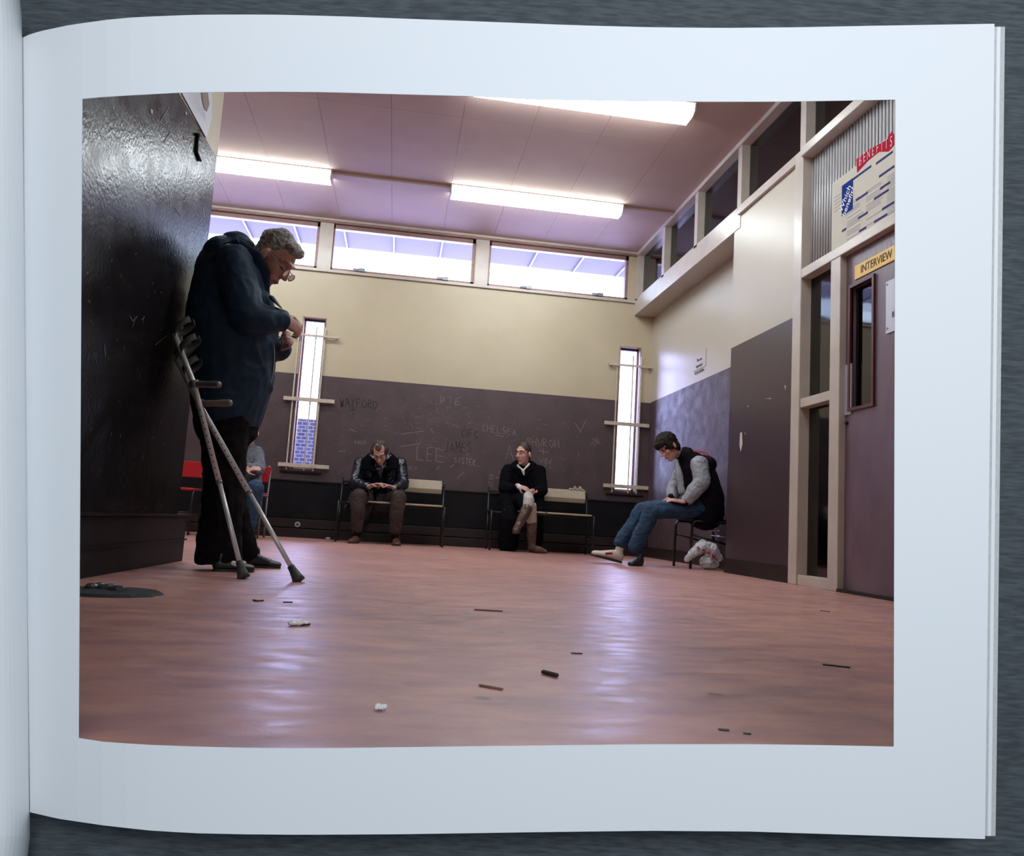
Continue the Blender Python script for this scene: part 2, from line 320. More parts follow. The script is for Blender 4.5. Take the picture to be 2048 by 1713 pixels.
# added wall behind the page against stray outside light, opening sized to the print
slab('wall_light_block', 1, Y0-.06, Y0, [XL, 4.2], [0, ZC+.1], [(-0.66, 1.0, 0, 1.32)], [M['cream']], lambda u, v: 0, **S)
# boxing along the back wall
bx = box('trim_4', (XL, YB-.12, .215), (XR, YB, .635), M['black'], label='black painted pipe boxing along the foot of the back wall', bevel=.006, **S)
box('ledge', (XL, YB-.13, .635), (XR, YB, .65), M['skirt'], bx)
bb = box('baseboard_back', (XL, YB-.135, 0), (XR, YB, .10), M['skirt'], label='brown skirting boards below the boxing', bevel=.004, **S)
box('upper_board', (XL, YB-.13, .11), (XR, YB, .21), M['skirt'], bb, bevel=.004)
# clerestory windows
for i, (u0, u1, v0, v1) in enumerate(clere):
    w = box('window_%d' % (i+1), (u0, YB+.02, v0), (u1, YB+.09, v0+.035), M['mauve'], label=['high back window behind the standing man', 'middle high back window', 'right high back window next to the corner'][i], **S)
    box('window_frame', (u0, YB+.02, v1-.05), (u1, YB+.09, v1), M['mauve'], w)
    box('window_frame', (u1-.035, YB+.02, v0), (u1, YB+.09, v1), M['mauve'], w)
    box('window_frame', (u0, YB+.02, v0), (u0+.025, YB+.09, v1), M['mauve'], w)
    box('pane', (u0+.02, YB+.05, v0+.03), (u1-.02, YB+.056, v1-.04), M['glass'], w)
    if i:
        for fx in ((.2, .78) if i == 1 else (.27, .78)):
            x = u0+(u1-u0)*fx; h = MB().box((x-.07, YB-.02, v0+.03), (x+.05, YB+.0, v0+.045)).box((x+.0, YB-.03, v0+.01), (x+.07, YB+.03, v0+.05))
            h.build('window_catch', M['dull'], w)
tr = box('trim_5', (XL, YB-.035, 3.755), (XN, YB+.02, ZC), M['mauve'], label='timber head trim above the high windows', **S)
box('bead', (XL, YB-.05, 3.775), (XN, YB-.035, ZC), M['white'], tr)
box('trim_6', (XL, YB-.03, 3.145), (XN, YB+.02, 3.18), M['white'], label='sill of the high back windows', bevel=.004, **S)
for x in (-1.06, .83): box('trim_%d' % (7 if x < 0 else 8), (x-.075, YB-.012, 3.18), (x+.085, YB, 3.755), M['white'], **S)
# slit windows
for i, (u0, u1, v0, v1) in enumerate(slits):
    w = box('window_%d' % (6+i), (u0, YB+.08, v0), (u1, YB+.13, v0+.03), M['mauve'], label=['tall slit window with pale cross battens, beside the standing man', 'tall slit window with pale cross battens, in the right corner'][i], **S)
    box('window_frame', (u0, YB+.08, v1-.03), (u1, YB+.13, v1), M['ink'], w)
    for x in (u0, u1-.03): box('window_frame', (x, YB+.08, v0), (x+.03, YB+.13, v1), M['mauve'], w)
    box('pane', (u0+.02, YB+.10, v0), (u1-.02, YB+.105, v1), M['glass'], w)
    box('lining', (u0, YB-.004, v1-.012), (u1, YB+.12, v1), M['mauve'], w); box('lining', (u0, YB-.004, v0), (u0+.012, YB+.12, v1), M['mauve'], w); box('lining', (u1-.012, YB-.004, v0), (u1, YB+.12, v1), M['mauve'], w)
    for (xa, ya), (xb, yb) in (((( 590, 667), (679, 677)), ((567, 796), (669, 803)), ((556, 929), (658, 934))), (((1217, 729), (1306, 734)), ((1209, 846), (1298, 851)), ((1206, 971), (1297, 976))))[i]:
        a = atY(xa, ya, YB-.045); b = atY(xb, yb, YB-.045); z = (a.z+b.z)/2; t = .012 if ya < 740 else .022
        box('batten', (a.x, YB-.055, z-t), (b.x, YB-.035, z+t), M['batten'], w, bevel=.002)
        for xx in (a.x+.04, b.x-.04): box('spacer', (xx-.01, YB-.036, z-.01), (xx+.01, YB, z+.01), M['batten'], w)
    za, zb_ = v0-.04, v1-.12
    for x, t in ((u0-.03, .008), (u0+.17, .007), (u1+.0, .01)): box('rod', (x-t, YB-.036, za+.02), (x+t, YB-.024, zb_ if x > u0 else v1-.2), M['batten'], w)
    box('sill', (u0-.1, YB-.03, v0-.045), (u1+.1, YB+.02, v0-.03), M['skirt'], w)
# ceiling lights
lampm = emitter('lit diffuser', (0.88, 0.97, 1.0), 26)
def lamp(x0, x1, y0, y1, label):
    t = empty('ceiling_light', ((x0+x1)/2, (y0+y1)/2, ZC), label=label, cat='light', group='fluorescent ceiling lights')
    t['_w'] = tuple(t.location)
    ch = .045; zz = ZC-.012; zl = ZC-.1
    mb = MB(); prof = [(y0, zz), (y0, zl+ch*.6), (y0+ch, zl), (y1-ch, zl), (y1, zl+ch*.6), (y1, zz)]
    vs = [(x0+.012, y, z) for y, z in prof]+[(x1-.012, y, z) for y, z in prof]; k = len(prof)
    mb.add(vs, [(i, (i+1) % k, (i+1) % k+k, i+k) for i in range(k)]+[tuple(range(k)), tuple(range(2*k-1, k-1, -1))]); mb.build('diffuser', lampm, t)
    for a, b in ((x0, x0+.012), (x1-.012, x1)):
        mb = MB(); vs = [(a, y, z) for y, z in prof]+[(b, y, z) for y, z in prof]
        mb.add(vs, [(i, (i+1) % k, (i+1) % k+k, i+k) for i in range(k)]+[tuple(range(k)), tuple(range(2*k-1, k-1, -1))]); mb.build('end_cap', M['white'], t)
    box('backplate', (x0, y0-.005, ZC-.012), (x1, y1+.005, ZC), M['white'], t)
lamp(.33, 2.20, 8.0, 8.22, 'back row fluorescent light on the right, nearest the right high window')
lamp(-2.80, -.90, 8.0, 8.22, 'back row fluorescent light on the left, partly behind the partition')
lamp(.33, 2.18, 5.86, 6.10, 'fluorescent light cut by the top of the picture')
lamp(.33, 2.18, 3.75, 3.98, 'fluorescent light out of the picture, third from the back')
lamp(-2.80, -1.4, 5.86, 6.10, 'fluorescent light behind the left partition')
tk = box('conduit', (XL, 8.07, ZC-.02), (XN, 8.11, ZC), M['ceil']); tag(tk, 'thin buff cable trunking joining the back row of lights', 'trunking')
# outside
box('sky_backdrop', (-30, 24, -3), (32, 24.1, 22), emitter('overcast sky', (0.66, 0.76, 1.0), 5), label='bright overcast sky outside', **S)
box('ground', (-30, 9.75, -.2), (32, 24, -.1), mat('pale paving outside', (0.42, 0.40, 0.5), 0.8), label='paving outside the windows', **S)
ev = box('eave', (XL-1, YB+.2, 3.86), (6, 10.6, 3.9), M['eave'], label='boarded roof eave outside the high windows', **S)
for i in range(16): box('rib', (-4+i*.62, YB+.2, 3.83), (-3.98+i*.62, 10.6, 3.86), M['dull'], ev)
yd = 12.5; zt = atY(610, 838, yd).z
gw = box('garden_wall', (-3.2, yd, -.1), (-.3, yd+.2, zt), M['brick'], label='brick wall outside seen through the left slit window', **S)
# ---------------- the open book around the room ----------------
TOP = [(42, 76), (60, 68), (82, 61.5), (137, 50), (205, 40), (254, 35), (332, 31), (400, 29), (480, 28.5), (560, 29), (680, 32), (800, 36.5), (1000, 44), (1150, 50), (1300, 54), (1440, 55.5), (1600, 54), (1750, 51), (1989, 47)]
BOT = [(60, 1625), (117, 1638), (205, 1651), (293, 1661), (381, 1666.6), (480, 1669), (600, 1670), (800, 1669), (1060, 1665), (1300, 1662), (1500, 1663.5), (1700, 1670), (1850, 1675), (1970, 1678.5)]
PTOP = [(165, 197), (200, 194), (264, 190), (361, 184.8), (447, 183.6), (560, 183), (660, 184), (760, 187), (850, 189.5), (940, 191.8), (1072, 198.5), (1240, 201.3), (1400, 203), (1543, 203), (1680, 201), (1791, 198.8)]
PBOT = [(156, 1478.7), (217, 1485.5), (305, 1490.8), (393, 1494), (481, 1496.3), (600, 1497), (700, 1496.5), (993, 1492.8), (1150, 1491), (1300, 1489.3), (1488, 1489), (1650, 1491), (1787, 1494)]
def depth(x): return .90 + .062*math.exp(-max(0, x-42)/95) + .010*max(0, (x-500)/1490)
US = [42, 50, 60, 75, 95, 120, 145, 0] ; 
def page_grid(grow=0.0, dz=0.0, wr=0.0):
    """3x3 blocks of quads around the print; the middle block is left open"""
    def xl(v, k):   # x of the vertical guide k at height fraction v (0 top .. 1 bottom)
        return [42+18*v, 165-9*v-grow, 1791-4*v+grow, 1989-19*v+wr][k]
    ucuts = [(0, i/8) for i in range(8)] + [(1, i/34) for i in range(34)] + [(2, i/6) for i in range(7)]
    vcuts = [(0, i/4) for i in range(4)] + [(1, i/16) for i in range(16)] + [(2, i/4) for i in range(5)]
    verts = []; idx = {}
    for ui, (ku, fu) in enumerate(ucuts):
        for vi, (kv, fv) in enumerate(vcuts):
            v = (0.08*fv if kv == 0 else .08+.80*fv if kv == 1 else .88+.12*fv)
            x = xl(v, ku)*(1-fu) + xl(v, ku+1)*fu
            def line(t, lo, hi):
                return interp(t, x)
            yt = interp(TOP, x); pt = interp(PTOP, min(max(x, 165), 1791)); pb = interp(PBOT, min(max(x, 156), 1787)); yb = interp(BOT, x)
            if x < 165: pt = 197+(165-x)*.25; pb = 1478.7-(165-x)*.25
            pt -= grow; pb += grow
            y = [yt+(pt-yt)*fv, pt+(pb-pt)*fv, pb+(yb-pb)*fv][kv]
            if wr: x2 = x; y = y + (6 if kv == 0 and fv == 0 else 0) - (6 if kv == 2 and fv == 1 else 0)
            verts.append(atD(x, y, depth(x)+dz)); idx[ui, vi] = len(verts)-1
    faces = []
    for ui in range(len(ucuts)-1):
        for vi in range(len(vcuts)-1):
            if ucuts[ui][0] == 1 and vcuts[vi][0] == 1: continue
            faces.append((idx[ui, vi], idx[ui, vi+1], idx[ui+1, vi+1], idx[ui+1, vi]))
    return verts, faces
book = empty('open_book', tuple(atD(1024, 1680, .93)), label='open white book framing the waiting room, on a dark table', cat='book')
book['_w'] = tuple(book.location)
def sheet(name, vf, thick, m, **k):
    v, f = vf; n = len(v); ed = {}
    for fc in f:
        for i in range(4):
            e = (fc[i], fc[(i+1) % 4]); ed[e] = 1
    rim = [e for e in ed if (e[1], e[0]) not in ed]
    return MB().add(list(v)+[p+CF*thick for p in v], list(f)+[tuple(i+n for i in reversed(q)) for q in f]+[(b, a, a+n, b+n) for a, b in rim]).build(name, m, book, **k)
sheet('right_page', page_grid(), .0008, M['paper'])
for i, (wr, dz, th) in enumerate(((5, .002, .006), (12, .009, .005), (21, .015, .006))):
    sheet('page_block', page_grid(26, dz, wr), th, [M['edge'], M['paper'], M['edge']][i])
# left page: rises from the gutter and rolls away to the left
v = []; f = []; nu = 26; nv = 24
for i in range(nu):
    for j in range(nv):
        t = i/(nu-1); s = j/(nv-1); a = t*2.6
        edge = 42+18*s + (-6 if s < .04 else 0) - (10 if s > .985 else 0)
        x = edge - 0 if i == 0 else edge + 2*math.sin(min(a, 1.5)) - 300*t**1.6
        y = -40 + s*1790
        v.append(atD(x, y, depth(42) - .075*math.sin(min(1.57, a*1.1)) - .005))
for i in range(nu-1):
    for j in range(nv-1): f.append((i*nv+j, i*nv+j+1, (i+1)*nv+j+1, (i+1)*nv+j))
sheet('left_page', (v, f), .001, M['paper'])
# dark table under the book, with the same opening as the book
tv = []; 
for x, y in ((-650, -600), (2700, -600), (2700, 2300), (-650, 2300), (120, 150), (1830, 150), (1830, 1530), (120, 1530)): tv.append(atD(x, y, 1.0))
t0 = MB().add(tv, [(0, 1, 5, 4), (1, 2, 6, 5), (2, 3, 7, 6), (3, 0, 4, 7)]).build('tabletop', M['table'])
tag(t0, 'dark grey wood-grained tabletop under the open book', 'table')
# ---------------- soft bodies: closed tubes and ellipsoids fused by voxel remesh ----------------
def sweep(mb, pts, rads, side=None, n=14, ends=True):
    pts = [Vector(p) for p in pts]; rads = [(r if isinstance(r, tuple) else (r, r)) for r in rads]
    side = Vector(side) if side is not None else None
    P2 = []; R2 = []
    def tan(i): return (pts[min(i+1, len(pts)-1)]-pts[max(i-1, 0)]).normalized()
    if ends:
        t = tan(0); r = sum(rads[0])/2
        for a in (80, 55, 28): P2.append(pts[0]-t*r*math.sin(math.radians(a))*.8); R2.append(tuple(q*math.cos(math.radians(a)) for q in rads[0]))
    for p, r in zip(pts, rads): P2.append(p); R2.append(r)
    if ends:
        t = tan(len(pts)-1); r = sum(rads[-1])/2
        for a in (28, 55, 80): P2.append(pts[-1]+t*r*math.sin(math.radians(a))*.8); R2.append(tuple(q*math.cos(math.radians(a)) for q in rads[-1]))
    vs = []; prev = side
    for i, p in enumerate(P2):
        t = (P2[min(i+1, len(P2)-1)]-P2[max(i-1, 0)]).normalized()
        if prev is None: prev = Vector((0, 0, 1)) if abs(t.z) < .9 else Vector((1, 0, 0))
        x = (side if side is not None else prev); x = x - t*x.dot(t)
        if x.length < 1e-4: x = t.orthogonal()
        x.normalize(); prev = x; y = t.cross(x)
        vs += [p+x*R2[i][0]*math.cos(2*math.pi*k/n)+y*R2[i][1]*math.sin(2*math.pi*k/n) for k in range(n)]
    fs = [(i*n+k, i*n+(k+1) % n, (i+1)*n+(k+1) % n, (i+1)*n+k) for i in range(len(P2)-1) for k in range(n)]
    fs += [tuple(range(n-1, -1, -1)), tuple((len(P2)-1)*n+k for k in range(n))]
    mb.add(vs, fs)
def ell(mb, c, rad, R=None, nu=16, nv=10):
    c = Vector(c); vs = [Vector((0, 0, rad[2]))]
    for j in range(1, nv):
        a = math.pi*j/nv
        for i in range(nu):
            b = 2*math.pi*i/nu; vs.append(Vector((rad[0]*math.sin(a)*math.cos(b), rad[1]*math.sin(a)*math.sin(b), rad[2]*math.cos(a))))
    vs.append(Vector((0, 0, -rad[2])))
    fs = [(0, 1+i, 1+(i+1) % nu) for i in range(nu)]
    for j in range(nv-2):
        for i in range(nu): fs.append((1+j*nu+i, 1+(j+1)*nu+i, 1+(j+1)*nu+(i+1) % nu, 1+j*nu+(i+1) % nu))
    l = len(vs)-1; b0 = 1+(nv-2)*nu; fs += [(b0+i, l, b0+(i+1) % nu) for i in range(nu)]
    mb.add([(R @ v if R else v)+c for v in vs], fs)
def fuse(name, mb, m, parent=None, vox=.01, smooth=3, wob=0.0, wsc=8.0, clump=None, **k):
    """wob: depth of cloth-like folds; clump: (strength, scale) for hair"""
    me = bpy.data.meshes.new(name); me.from_pydata([tuple(v) for v in mb.v], [], mb.f); me.update()
    bm = bmesh.new(); bm.from_mesh(me); bmesh.ops.recalc_face_normals(bm, faces=bm.faces); bm.to_mesh(me); bm.free()
    o = bpy.data.objects.new(name, me); COL.objects.link(o)
    r = o.modifiers.new('r', 'REMESH'); r.mode = 'VOXEL'; r.voxel_size = vox
    if smooth:
        s = o.modifiers.new('s', 'SMOOTH'); s.iterations = smooth; s.factor = .5
    dg = bpy.context.evaluated_depsgraph_get(); me2 = bpy.data.meshes.new_from_object(o.evaluated_get(dg))
    bpy.data.objects.remove(o); me2.name = name
    if wob or clump:
        me2.update(); nor = [v.normal.copy() for v in me2.vertices]
        for v, nn in zip(me2.vertices, nor):
            p = v.co
            if wob:
                q = Vector((p.x*wsc, p.y*wsc, p.z*wsc*1.0)); d = noise.noise(q)*.6 + (1-abs(noise.noise(q*2.1+Vector((3, 1, 2)))))**3*.55-.2
                v.co = p + nn*d*wob
            if clump:
                q = p*clump[1]; v.co = v.co + nn*clump[0]*(noise.noise(Vector((q.x, q.y, q.z)))+.5*noise.noise(q*2.7))
    return link(name, me2, m, parent, smooth=True, **k)
def frame(f, u):
    f = Vector(f).normalized(); u = Vector(u); u = (u-f*u.dot(f)).normalized(); s = f.cross(u); return f, s, u   # s: the head's right
def head_prims(mb, c, f, u, k=1.0, neck=None, nose=1.0):
    f, s, u = frame(f, u); R = Matrix((f, s, u)).transposed(); A = lambda a, b, d: Vector(c)+f*a*k+s*b*k+u*d*k
    ell(mb, A(-.012, 0, .03), (.096*k, .076*k, .098*k), R); ell(mb, A(.022, 0, -.04), (.066*k, .057*k, .084*k), R)
    ell(mb, A(.058, 0, -.102), (.026*k, .026*k, .02*k), R)
    sweep(mb, [A(.082, 0, .025), A(.098, 0, 0), A(.113*nose, 0, -.026)], [.009*k, .012*k, .0145*k], n=8)
    for q in (-1, 1):
        ell(mb, A(.1, q*.013, -.03), (.012*k, .01*k, .009*k), R, 8, 6)
        ell(mb, A(.048, q*.037, -.024), (.034*k, .026*k, .03*k), R, 10, 8)
        ell(mb, A(-.012, q*.085, -.008), (.02*k, .012*k, .034*k), R, 10, 8)
        sweep(mb, [A(.088, 0, .036), A(.079, q*.03, .04), A(.055, q*.056, .03)], [.011*k, .012*k, .009*k], n=8)
    sweep(mb, [A(.08, -.024, -.062), A(.092, 0, -.058), A(.08, .024, -.062)], [.006*k, .008*k, .006*k], n=8)
    sweep(mb, [A(.078, -.02, -.073), A(.088, 0, -.074), A(.078, .02, -.073)], [.006*k, .009*k, .006*k], n=8)
    if neck is not None: sweep(mb, [A(-.03, 0, -.05), (A(-.03, 0, -.05)+Vector(neck))/2, neck], [.052*k, .052*k, .06*k])
    return A, R
def face_bits(A, R, parent, k=1.0, brow=None, lips=None, down=False, skin=None):
    for q in (-1, 1):
        if down:
            mb = MB(); ell(mb, A(.071, q*.031, .011), (.0135*k, .0155*k, .0115*k), R, 10, 8); mb.build('eyelid', skin or M['skin'], parent, True)
            mb = MB(); mb.tube([A(.077, q*.017, .003), A(.085, q*.031, .001), A(.074, q*.045, .003)], .0018*k, 6); mb.build('eyelashes', M['ink'], parent, True)
            if brow: mb = MB(); mb.tube([A(.097, q*.012, .037), A(.093, q*.032, .043), A(.072, q*.054, .035)], [.0035*k, .0045*k, .003*k], 6); mb.build('eyebrow', brow, parent, True)
            continue
        mb = MB(); ell(mb, A(.071, q*.031, .012), (.0125*k, .0145*k, .0095*k), R, 10, 8); e = mb.build('eye', M['eyew'], parent, True)
        mb = MB(); ell(mb, A(.0805, q*.031, .012), (.004*k, .0058*k, .0058*k), R, 8, 6); mb.build('iris', M['ink'], parent, True)
        if brow: mb = MB(); mb.tube([A(.097, q*.012, .037), A(.093, q*.032, .043), A(.072, q*.054, .035)], [.0035*k, .0045*k, .003*k], 6); mb.build('eyebrow', brow, parent, True)
    if lips: mb = MB(); mb.tube([A(.084, -.022, -.067), A(.098, 0, -.066), A(.084, .022, -.067)], [(.004*k, .003*k), (.0075*k, .004*k), (.004*k, .003*k)], 8); mb.build('lips', lips, parent, True)
def hand_prims(mb, w, d, pn, k=1.0, curl=.9, thumb=1, spread=.35):
    """w wrist, d direction of the fingers, pn palm normal (towards the inner side); fingers curl to pn"""
    d = Vector(d).normalized(); pn = Vector(pn); pn = (pn-d*pn.dot(d)).normalized(); s = d.cross(pn); w = Vector(w)
    sweep(mb, [w-d*.03*k, w+d*.015*k, w+d*.05*k, w+d*.085*k], [(.02*k, .026*k), (.017*k, .03*k), (.014*k, .039*k), (.012*k, .038*k)], side=pn, n=10)
    for i, (L, o) in enumerate(((.068, -.03), (.078, -.01), (.073, .011), (.056, .03))):
        b = w+d*.085*k+s*o*k; a = 0; p = b; pts = [b-d*.02*k, b]; 
        for j, fr in enumerate((.45, .32, .23)):
            a += curl*(.75 if j == 0 else 1.0)
            dd = d*math.cos(a)+pn*math.sin(a)+s*(o*spread*6)*.3; p = p+dd.normalized()*L*fr*k; pts.append(p)
        sweep(mb, pts, [.0095*k, .0095*k, .009*k, .0085*k, .007*k], n=8)
    b = w+d*.02*k+s*(-.028*thumb)*k
    p1 = b+(d*.6-s*.75*thumb+pn*.35).normalized()*.04*k; p2 = p1+(d*.8-s*.1*thumb+pn*.6).normalized()*.033*k; p3 = p2+(d*.7+s*.3*thumb+pn*.65).normalized()*.026*k
    sweep(mb, [b, p1, p2, p3], [.014*k, .011*k, .0095*k, .008*k], n=8)
def shoe(name, heel, toe, m, msole, parent, w=.046, h=.055, lift=0, patch=None):
    heel = Vector(heel); toe = Vector(toe); d = toe-heel; L = d.length; d.normalize(); up = Vector((0, 0, 1)); up = (up-d*up.dot(d)).normalized(); s = d.cross(up)
    mb = MB(); c = lambda t, z: heel+d*L*t+up*z
    sweep(mb, [c(.1, h*.62), c(.3, h*.62), c(.5, h*.52), c(.72, h*.40), c(.92, h*.34)], [(h*.62, w*.72), (h*.62, w*.78), (h*.5, w*.9), (h*.38, w), (h*.3, w*.75)], side=up, n=12)
    sweep(mb, [c(.14, h*.6), c(.16, h*1.55)], [w*.72, w*.7])
    o = fuse(name, mb, m, parent, .006, 2)
    mb = MB(); k = 14; ol = []
    for i in range(k):
        a = 2*math.pi*i/k; tx = .5+.52*math.cos(a); ww = w*(1.02 if tx > .55 else .82)
        ol.append(heel+d*L*tx+s*ww*math.sin(a))
    mb.add([p-up*.0 for p in ol]+[p+up*h*.22 for p in ol], [tuple(range(k-1, -1, -1)), tuple(range(k, 2*k))]+[(i, (i+1) % k, (i+1) % k+k, i+k) for i in range(k)])
    mb.build('sole', msole, o)
    if patch:
        for sg in (-1, 1): mb = MB(); sweep(mb, [c(.42, h*.75)+s*sg*w*.74, c(.62, h*.55)+s*sg*w*.86], [(.012, .006)]*2, side=up, n=8); mb.build('shoe_patch', patch, o, True)
    return o
M.update(
 skin=mat('ruddy skin', (0.56, 0.32, 0.27), 0.45, (0.46, 0.23, 0.2), 30, bump=.1, bscale=80), skinp=mat('pale skin', (0.62, 0.36, 0.31), 0.5, (0.5, 0.25, 0.2), 25),
 eyew=mat('eye white', (0.6, 0.55, 0.53), 0.25), lips=mat('lips', (0.32, 0.09, 0.09), 0.45),
 hgrey=mat('grey hair', (0.40, 0.39, 0.38), 0.6, (0.16, 0.15, 0.15), 75, bump=.8, bscale=130, fac=(.4, .6)), hdark=mat('dark hair', (0.012, 0.008, 0.008), 0.6, (0.02, 0.013, 0.012), 60, bump=.7, bscale=120, spec=.2),
 hbrown=mat('brown hair', (0.03, 0.018, 0.014), 0.5, (0.06, 0.038, 0.03), 60, bump=.7, bscale=120),
 navy=mat('navy jacket cloth', (0.016, 0.04, 0.078), 0.6, (0.011, 0.028, 0.056), 8, bump=.35, bscale=14, spec=.2), darkc=mat('dark trouser cloth', (0.007, 0.006, 0.008), 0.9, (0.011, 0.009, 0.010), 20, spec=.08),
 leather=mat('black leather', (0.005, 0.008, 0.018), 0.25, bump=.4, bscale=40, spec=.55), furc=mat('black wool collar', (0.003, 0.003, 0.005), 0.95, spec=.05), greytr=mat('grey brown trousers', (0.062, 0.046, 0.042), 0.9, (0.045, 0.034, 0.033), 40, spec=.1),
 bshoe=mat('brown leather shoe', (0.12, 0.045, 0.03), 0.35, (0.07, 0.03, 0.022), 40), coat=mat('black wool coat', (0.004, 0.004, 0.006), 0.95, (0.006, 0.006, 0.008), 30, spec=.06),
 tights=mat('pale ribbed stocking', (0.46, 0.44, 0.42), 0.8), boot=mat('brown boot leather', (0.12, 0.07, 0.052), 0.24, (0.075, 0.043, 0.035), 20, bump=.3, bscale=30), shirt=mat('white shirt', (0.72, 0.7, 0.72), 0.7),
 denim=mat('blue denim', (0.010, 0.034, 0.078), 0.8, (0.018, 0.055, 0.115), 18, bump=.2, bscale=90), vest=mat('dark jacket body', (0.006, 0.005, 0.010), 0.8, spec=.12), sleeve=mat('pale grey sleeve', (0.36, 0.38, 0.42), 0.6, (0.3, 0.31, 0.36), 10, bump=.2, bscale=20),
 jumper=mat('grey knit', (0.17, 0.19, 0.23), 0.9, (0.1, 0.11, 0.14), 60, bump=.4, bscale=90), sneak=mat('cream trainer', (0.58, 0.5, 0.44), 0.55), dsole=mat('dark sole', (0.03, 0.02, 0.02), 0.6), dshoe=mat('black trainer', (0.01, 0.01, 0.012), 0.45),
)
def person(loc, label):
    e = empty('person', loc, label=label, cat='person'); e['_w'] = tuple(loc); return e

# ---------------- the old man with the crutches ----------------
YM = 4.05
q = lambda x, y, d=0.0: atY(x, y, YM+d)
R_, U_, D_ = CR, CU, CF
pm = person((-.8, YM, 0), 'old man standing in a navy jacket, head bowed over his hands')
hf, hu = R_*.68-U_*.70-D_*.16, R_*.72+U_*.66
body = MB(); A, HR = head_prims(body, q(542, 519), hf, hu, 1.06, neck=q(478, 540), nose=.95)
spine = [q(470, 540), q(455, 620), q(452, 720), q(448, 830)]
sweep(body, spine, [(.1, .15), (.13, .16), (.13, .16), (.11, .14)], side=R_)
ra = [q(462, 528, -.17), q(482, 628, -.23), q(556, 640, -.16)]; la = [q(466, 535, .18), q(496, 668, .22), q(550, 696, .06)]
for a in (ra, la): sweep(body, a, [.05, .045, .032])
hand_prims(body, q(556, 638, -.15), R_*.9-U_*.45+D_*.25, -U_*.5+D_*.8-R_*.5, 1.0, curl=1.15, thumb=-1)
hand_prims(body, q(548, 697, .04), R_*.85+U_*.35-D_*.3, U_*.5-D_*.7-R_*.5, 1.0, curl=1.15, thumb=1)
for d, kx, ax, d2 in ((-.09, 440, 434, -.1), (.10, 453, 490, .15)): sweep(body, [q(447, 830, d), q(kx, 965, d), q(ax, 1112, d2)], [.07, .05, .032])
fuse('body', body, M['skin'], pm, .0065, 2)
face_bits(A, HR, pm, 1.06, M['hgrey'], M['lips'], down=True)
mb = MB(); ell(mb, A(-.034, 0, .052), (.098, .084, .102), HR); ell(mb, A(-.06, 0, -.01), (.05, .076, .09), HR); ell(mb, A(.03, 0, .10), (.06, .068, .04), HR)
fuse('hair', mb, M['hgrey'], pm, .005, 2, clump=(.011, 24))
g = MB()
for sg in (-1, 1):
    c = A(.112, sg*.034, -.002); ff, ss, uu = frame(hf, hu); pts = [c+ss*.025*math.cos(t)+uu*.02*math.sin(t)-ff*.004*sg*0 for t in [2*math.pi*i/16 for i in range(17)]]
    g.tube(pts, .0018, 6); g.tube([A(.11, sg*.06, .006), A(.04, sg*.086, .014), A(-.02, sg*.09, .012)], .0022, 6)
g.tube([A(.114, -.009, 0), A(.12, 0, .004), A(.114, .009, 0)], .0018, 6)
gl = g.build('spectacles', M['dull'], pm, True)
for sg in (-1, 1):
    c = A(.111, sg*.034, -.002); mb = MB(); k = 14; mb.add([c]+[c+ss*.024*math.cos(2*math.pi*i/k)+uu*.019*math.sin(2*math.pi*i/k) for i in range(k)], [(0, 1+i, 1+(i+1) % k) for i in range(k)]); mb.build('lens', M['glass'], gl)
jk = MB()
sweep(jk, [q(470, 502), q(458, 545), q(455, 610), q(455, 690), q(456, 760), q(451, 822)], [(.09, .14), (.165, .215), (.20, .235), (.218, .235), (.205, .23), (.165, .215)], side=R_, n=20)
ell(jk, q(445, 512), (.10, .19, .08)); ell(jk, q(420, 545), (.08, .17, .12))
sweep(jk, [q(458, 520, -.17), q(474, 585, -.215), q(487, 632, -.235)], [.092, .092, .086]); sweep(jk, [q(487, 632, -.235), q(525, 640, -.21), q(556, 641, -.165)], [.084, .072, .056])
sweep(jk, [q(462, 530, .17), q(496, 668, .23)], [.09, .085]); sweep(jk, [q(496, 668, .23), q(556, 700, .06)], [.08, .056])
sweep(jk, [q(520, 600, -.05), q(535, 640, 0), q(528, 780, 0)], [.05, .045, .03])
jacket = fuse('jacket', jk, M['navy'], pm, .010, 3, wob=.011, wsc=8)
mb = MB(); sweep(mb, [q(478, 492, -.11), q(503, 512, -.09), q(520, 548, -.05), q(526, 590, -.03)], [(.03, .02), (.045, .02), (.04, .02), (.02, .015)], side=R_); sweep(mb, [q(478, 492, .11), q(505, 510, .08), q(522, 552, .05)], [(.03, .02), (.04, .02), (.02, .015)], side=R_); sweep(mb, [q(476, 490, -.1), q(472, 488, 0), q(476, 490, .1)], [.03, .03, .03])
fuse('collar', mb, M['navy'], jacket, .008, 2)
mb = MB(); mb.box((-.035, -.03, -.006), (.035, .03, .006), R=HR.to_3x3() if False else Matrix.Rotation(-.5, 3, 'Y'), c=q(457, 487, -.17)); mb.build('epaulette', M['navy'], jacket, bevel=.003)
mb = MB(); mb.tube([q(541, 678, -.04), q(543, 705, -.04), q(540, 745, -.03), q(535, 765, -.03)], .003, 6); mb.build('zip', M['chrome'], jacket)
mb = MB(); sweep(mb, [q(538, 596, -.2), q(553, 612, -.2)], [(.012, .03), (.004, .03)], side=U_); mb.build('cuff_strap', M['navy'], jacket, True)
mb = MB(); ell(mb, q(543, 620, -.225), (.011, .005, .009)); mb.build('button', M['chrome'], jacket, True)
tr = MB()
sweep(tr, [q(448, 790), q(448, 850)], [(.15, .16), (.15, .17)], side=R_)
sweep(tr, [q(443, 830, -.08), q(440, 960, -.1), q(434, 1060, -.1), q(432, 1126, -.1)], [(.12, .11), (.097, .09), (.1, .09), (.112, .095)], side=R_, ends=False)
